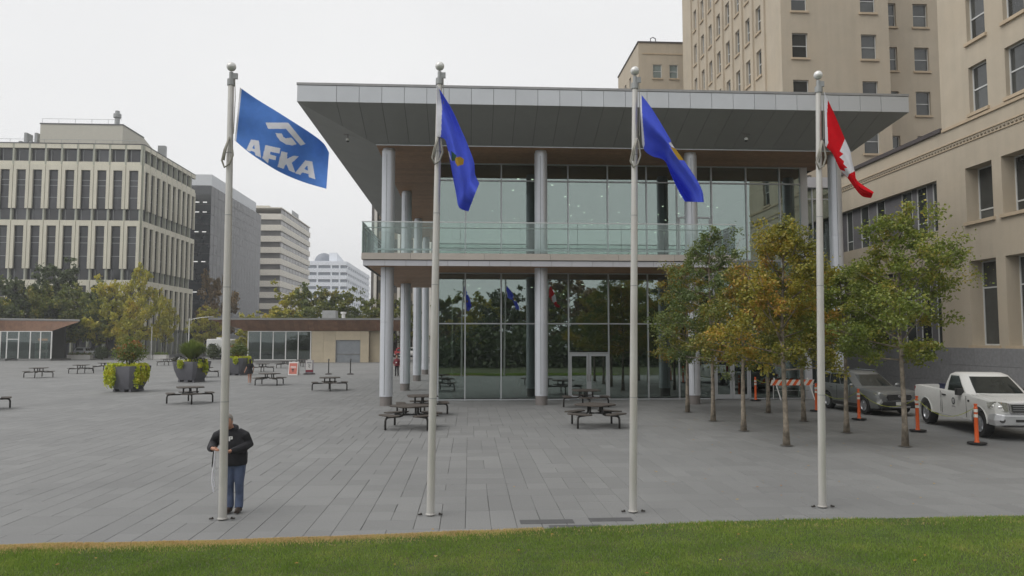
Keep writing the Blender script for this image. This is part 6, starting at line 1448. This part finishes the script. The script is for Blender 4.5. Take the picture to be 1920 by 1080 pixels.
# --- person in a red jacket between the columns
rb_ = G(744, 706); P3 = thing('person', 'person in a red jacket and black trousers walking between the pavilion columns', 'person', (rb_.x, rb_.y, .022), R(-10))
hc = (0, -.02, 1.60)
q = MB(); head(q, hc); limb(q, [(0, .01, 1.38, .052), (0, 0, 1.53, .05)]); q.loft([ell((0, 0, .9), .15, .11), ell((0, 0, 1.3), .16, .1), ell((0, 0, 1.42), .08, .06)])
limb(q, [(-.19, 0, 1.38, .045), (-.27, .03, 1.12, .036), (-.22, -.12, .98, .028)]); limb(q, [(.19, 0, 1.38, .045), (.27, .05, 1.12, .036), (.25, -.04, .9, .028)])
hand(q, (-.22, -.13, .97), (.3, -.6, -.6), 1); hand(q, (.25, -.045, .89), (0, -.2, -1), -1, Vector((1, 0, 0)))
limb(q, [(-.09, 0, .9, .08), (-.09, -.05, .48, .055), (-.09, -.02, .08, .04)]); limb(q, [(.09, 0, .9, .08), (.09, .0, .48, .055), (.09, .08, .08, .04)])
fuse(q, 'body', skinm, P3, .01, 2); face_bits(P3, hc)
q = MB(); q.loft([ell((0, 0, .84), .19, .14), ell((0, 0, 1.0), .185, .135), ell((0, 0, 1.25), .205, .14), ell((0, 0, 1.39), .19, .1), ell((0, 0, 1.45), .09, .07)]); limb(q, [(-.15, 0, 1.38, .075), (-.275, .03, 1.12, .062), (-.23, -.10, .99, .05)]); limb(q, [(.15, 0, 1.38, .075), (.275, .05, 1.12, .062), (.25, -.03, .93, .05)]); fuse(q, 'jacket', mat('maroon jacket', (.16, .02, .03), .8, var=.2, scale=8), P3, .012, 3)
q = MB(); q.loft([ell((0, 0, .96), .16, .12), ell((0, 0, .82), .165, .12), ell((0, 0, .78), .11, .1)]); limb(q, [(-.09, 0, .86, .09), (-.09, -.05, .48, .068), (-.09, -.02, .06, .056)]); limb(q, [(.09, 0, .86, .09), (.09, 0, .48, .068), (.09, .08, .06, .056)]); fuse(q, 'trousers', hood, P3, .012, 3)
q = MB(); q.sphere((0, .015, 1.63), .105, 14, 10, (.85, .95, 1.08)); q.v = [v if v[1] > -.05 or v[2] > 1.67 else (v[0], -.04, v[2]) for v in q.v]; q.build('hair', hairb, P3, smooth='all')
for x, y in ((-.09, -.08), (.09, .02)): q = MB(); q.sphere((x, y, .04), .06, 12, 8, (.72, 2.0, .6)); q.build('shoe', shoe, P3, smooth='all')
lbox('badge', paper, P3, (-.02, -.148, 1.12), (.09, .012, .12))

# ------------------------------------------------------------------ damp autumn air: far things fade a little
hm = bpy.data.materials.new('damp air'); hm.use_nodes = True; t = hm.node_tree; t.nodes.clear()
ho = t.nodes.new('ShaderNodeOutputMaterial'); hv = t.nodes.new('ShaderNodeVolumePrincipled'); hv.inputs['Color'].default_value = (.93, .95, .97, 1); hv.inputs['Density'].default_value = .00065; hv.inputs['Anisotropy'].default_value = .2
t.links.new(hv.outputs[0], ho.inputs['Volume'])
q = MB(); q.box(-3010, 3010, -610, 5010, -1.1, 64); tag(q.build('haze', hm), 'thin pale haze in the air over the plaza and city', 'haze', kind='stuff')
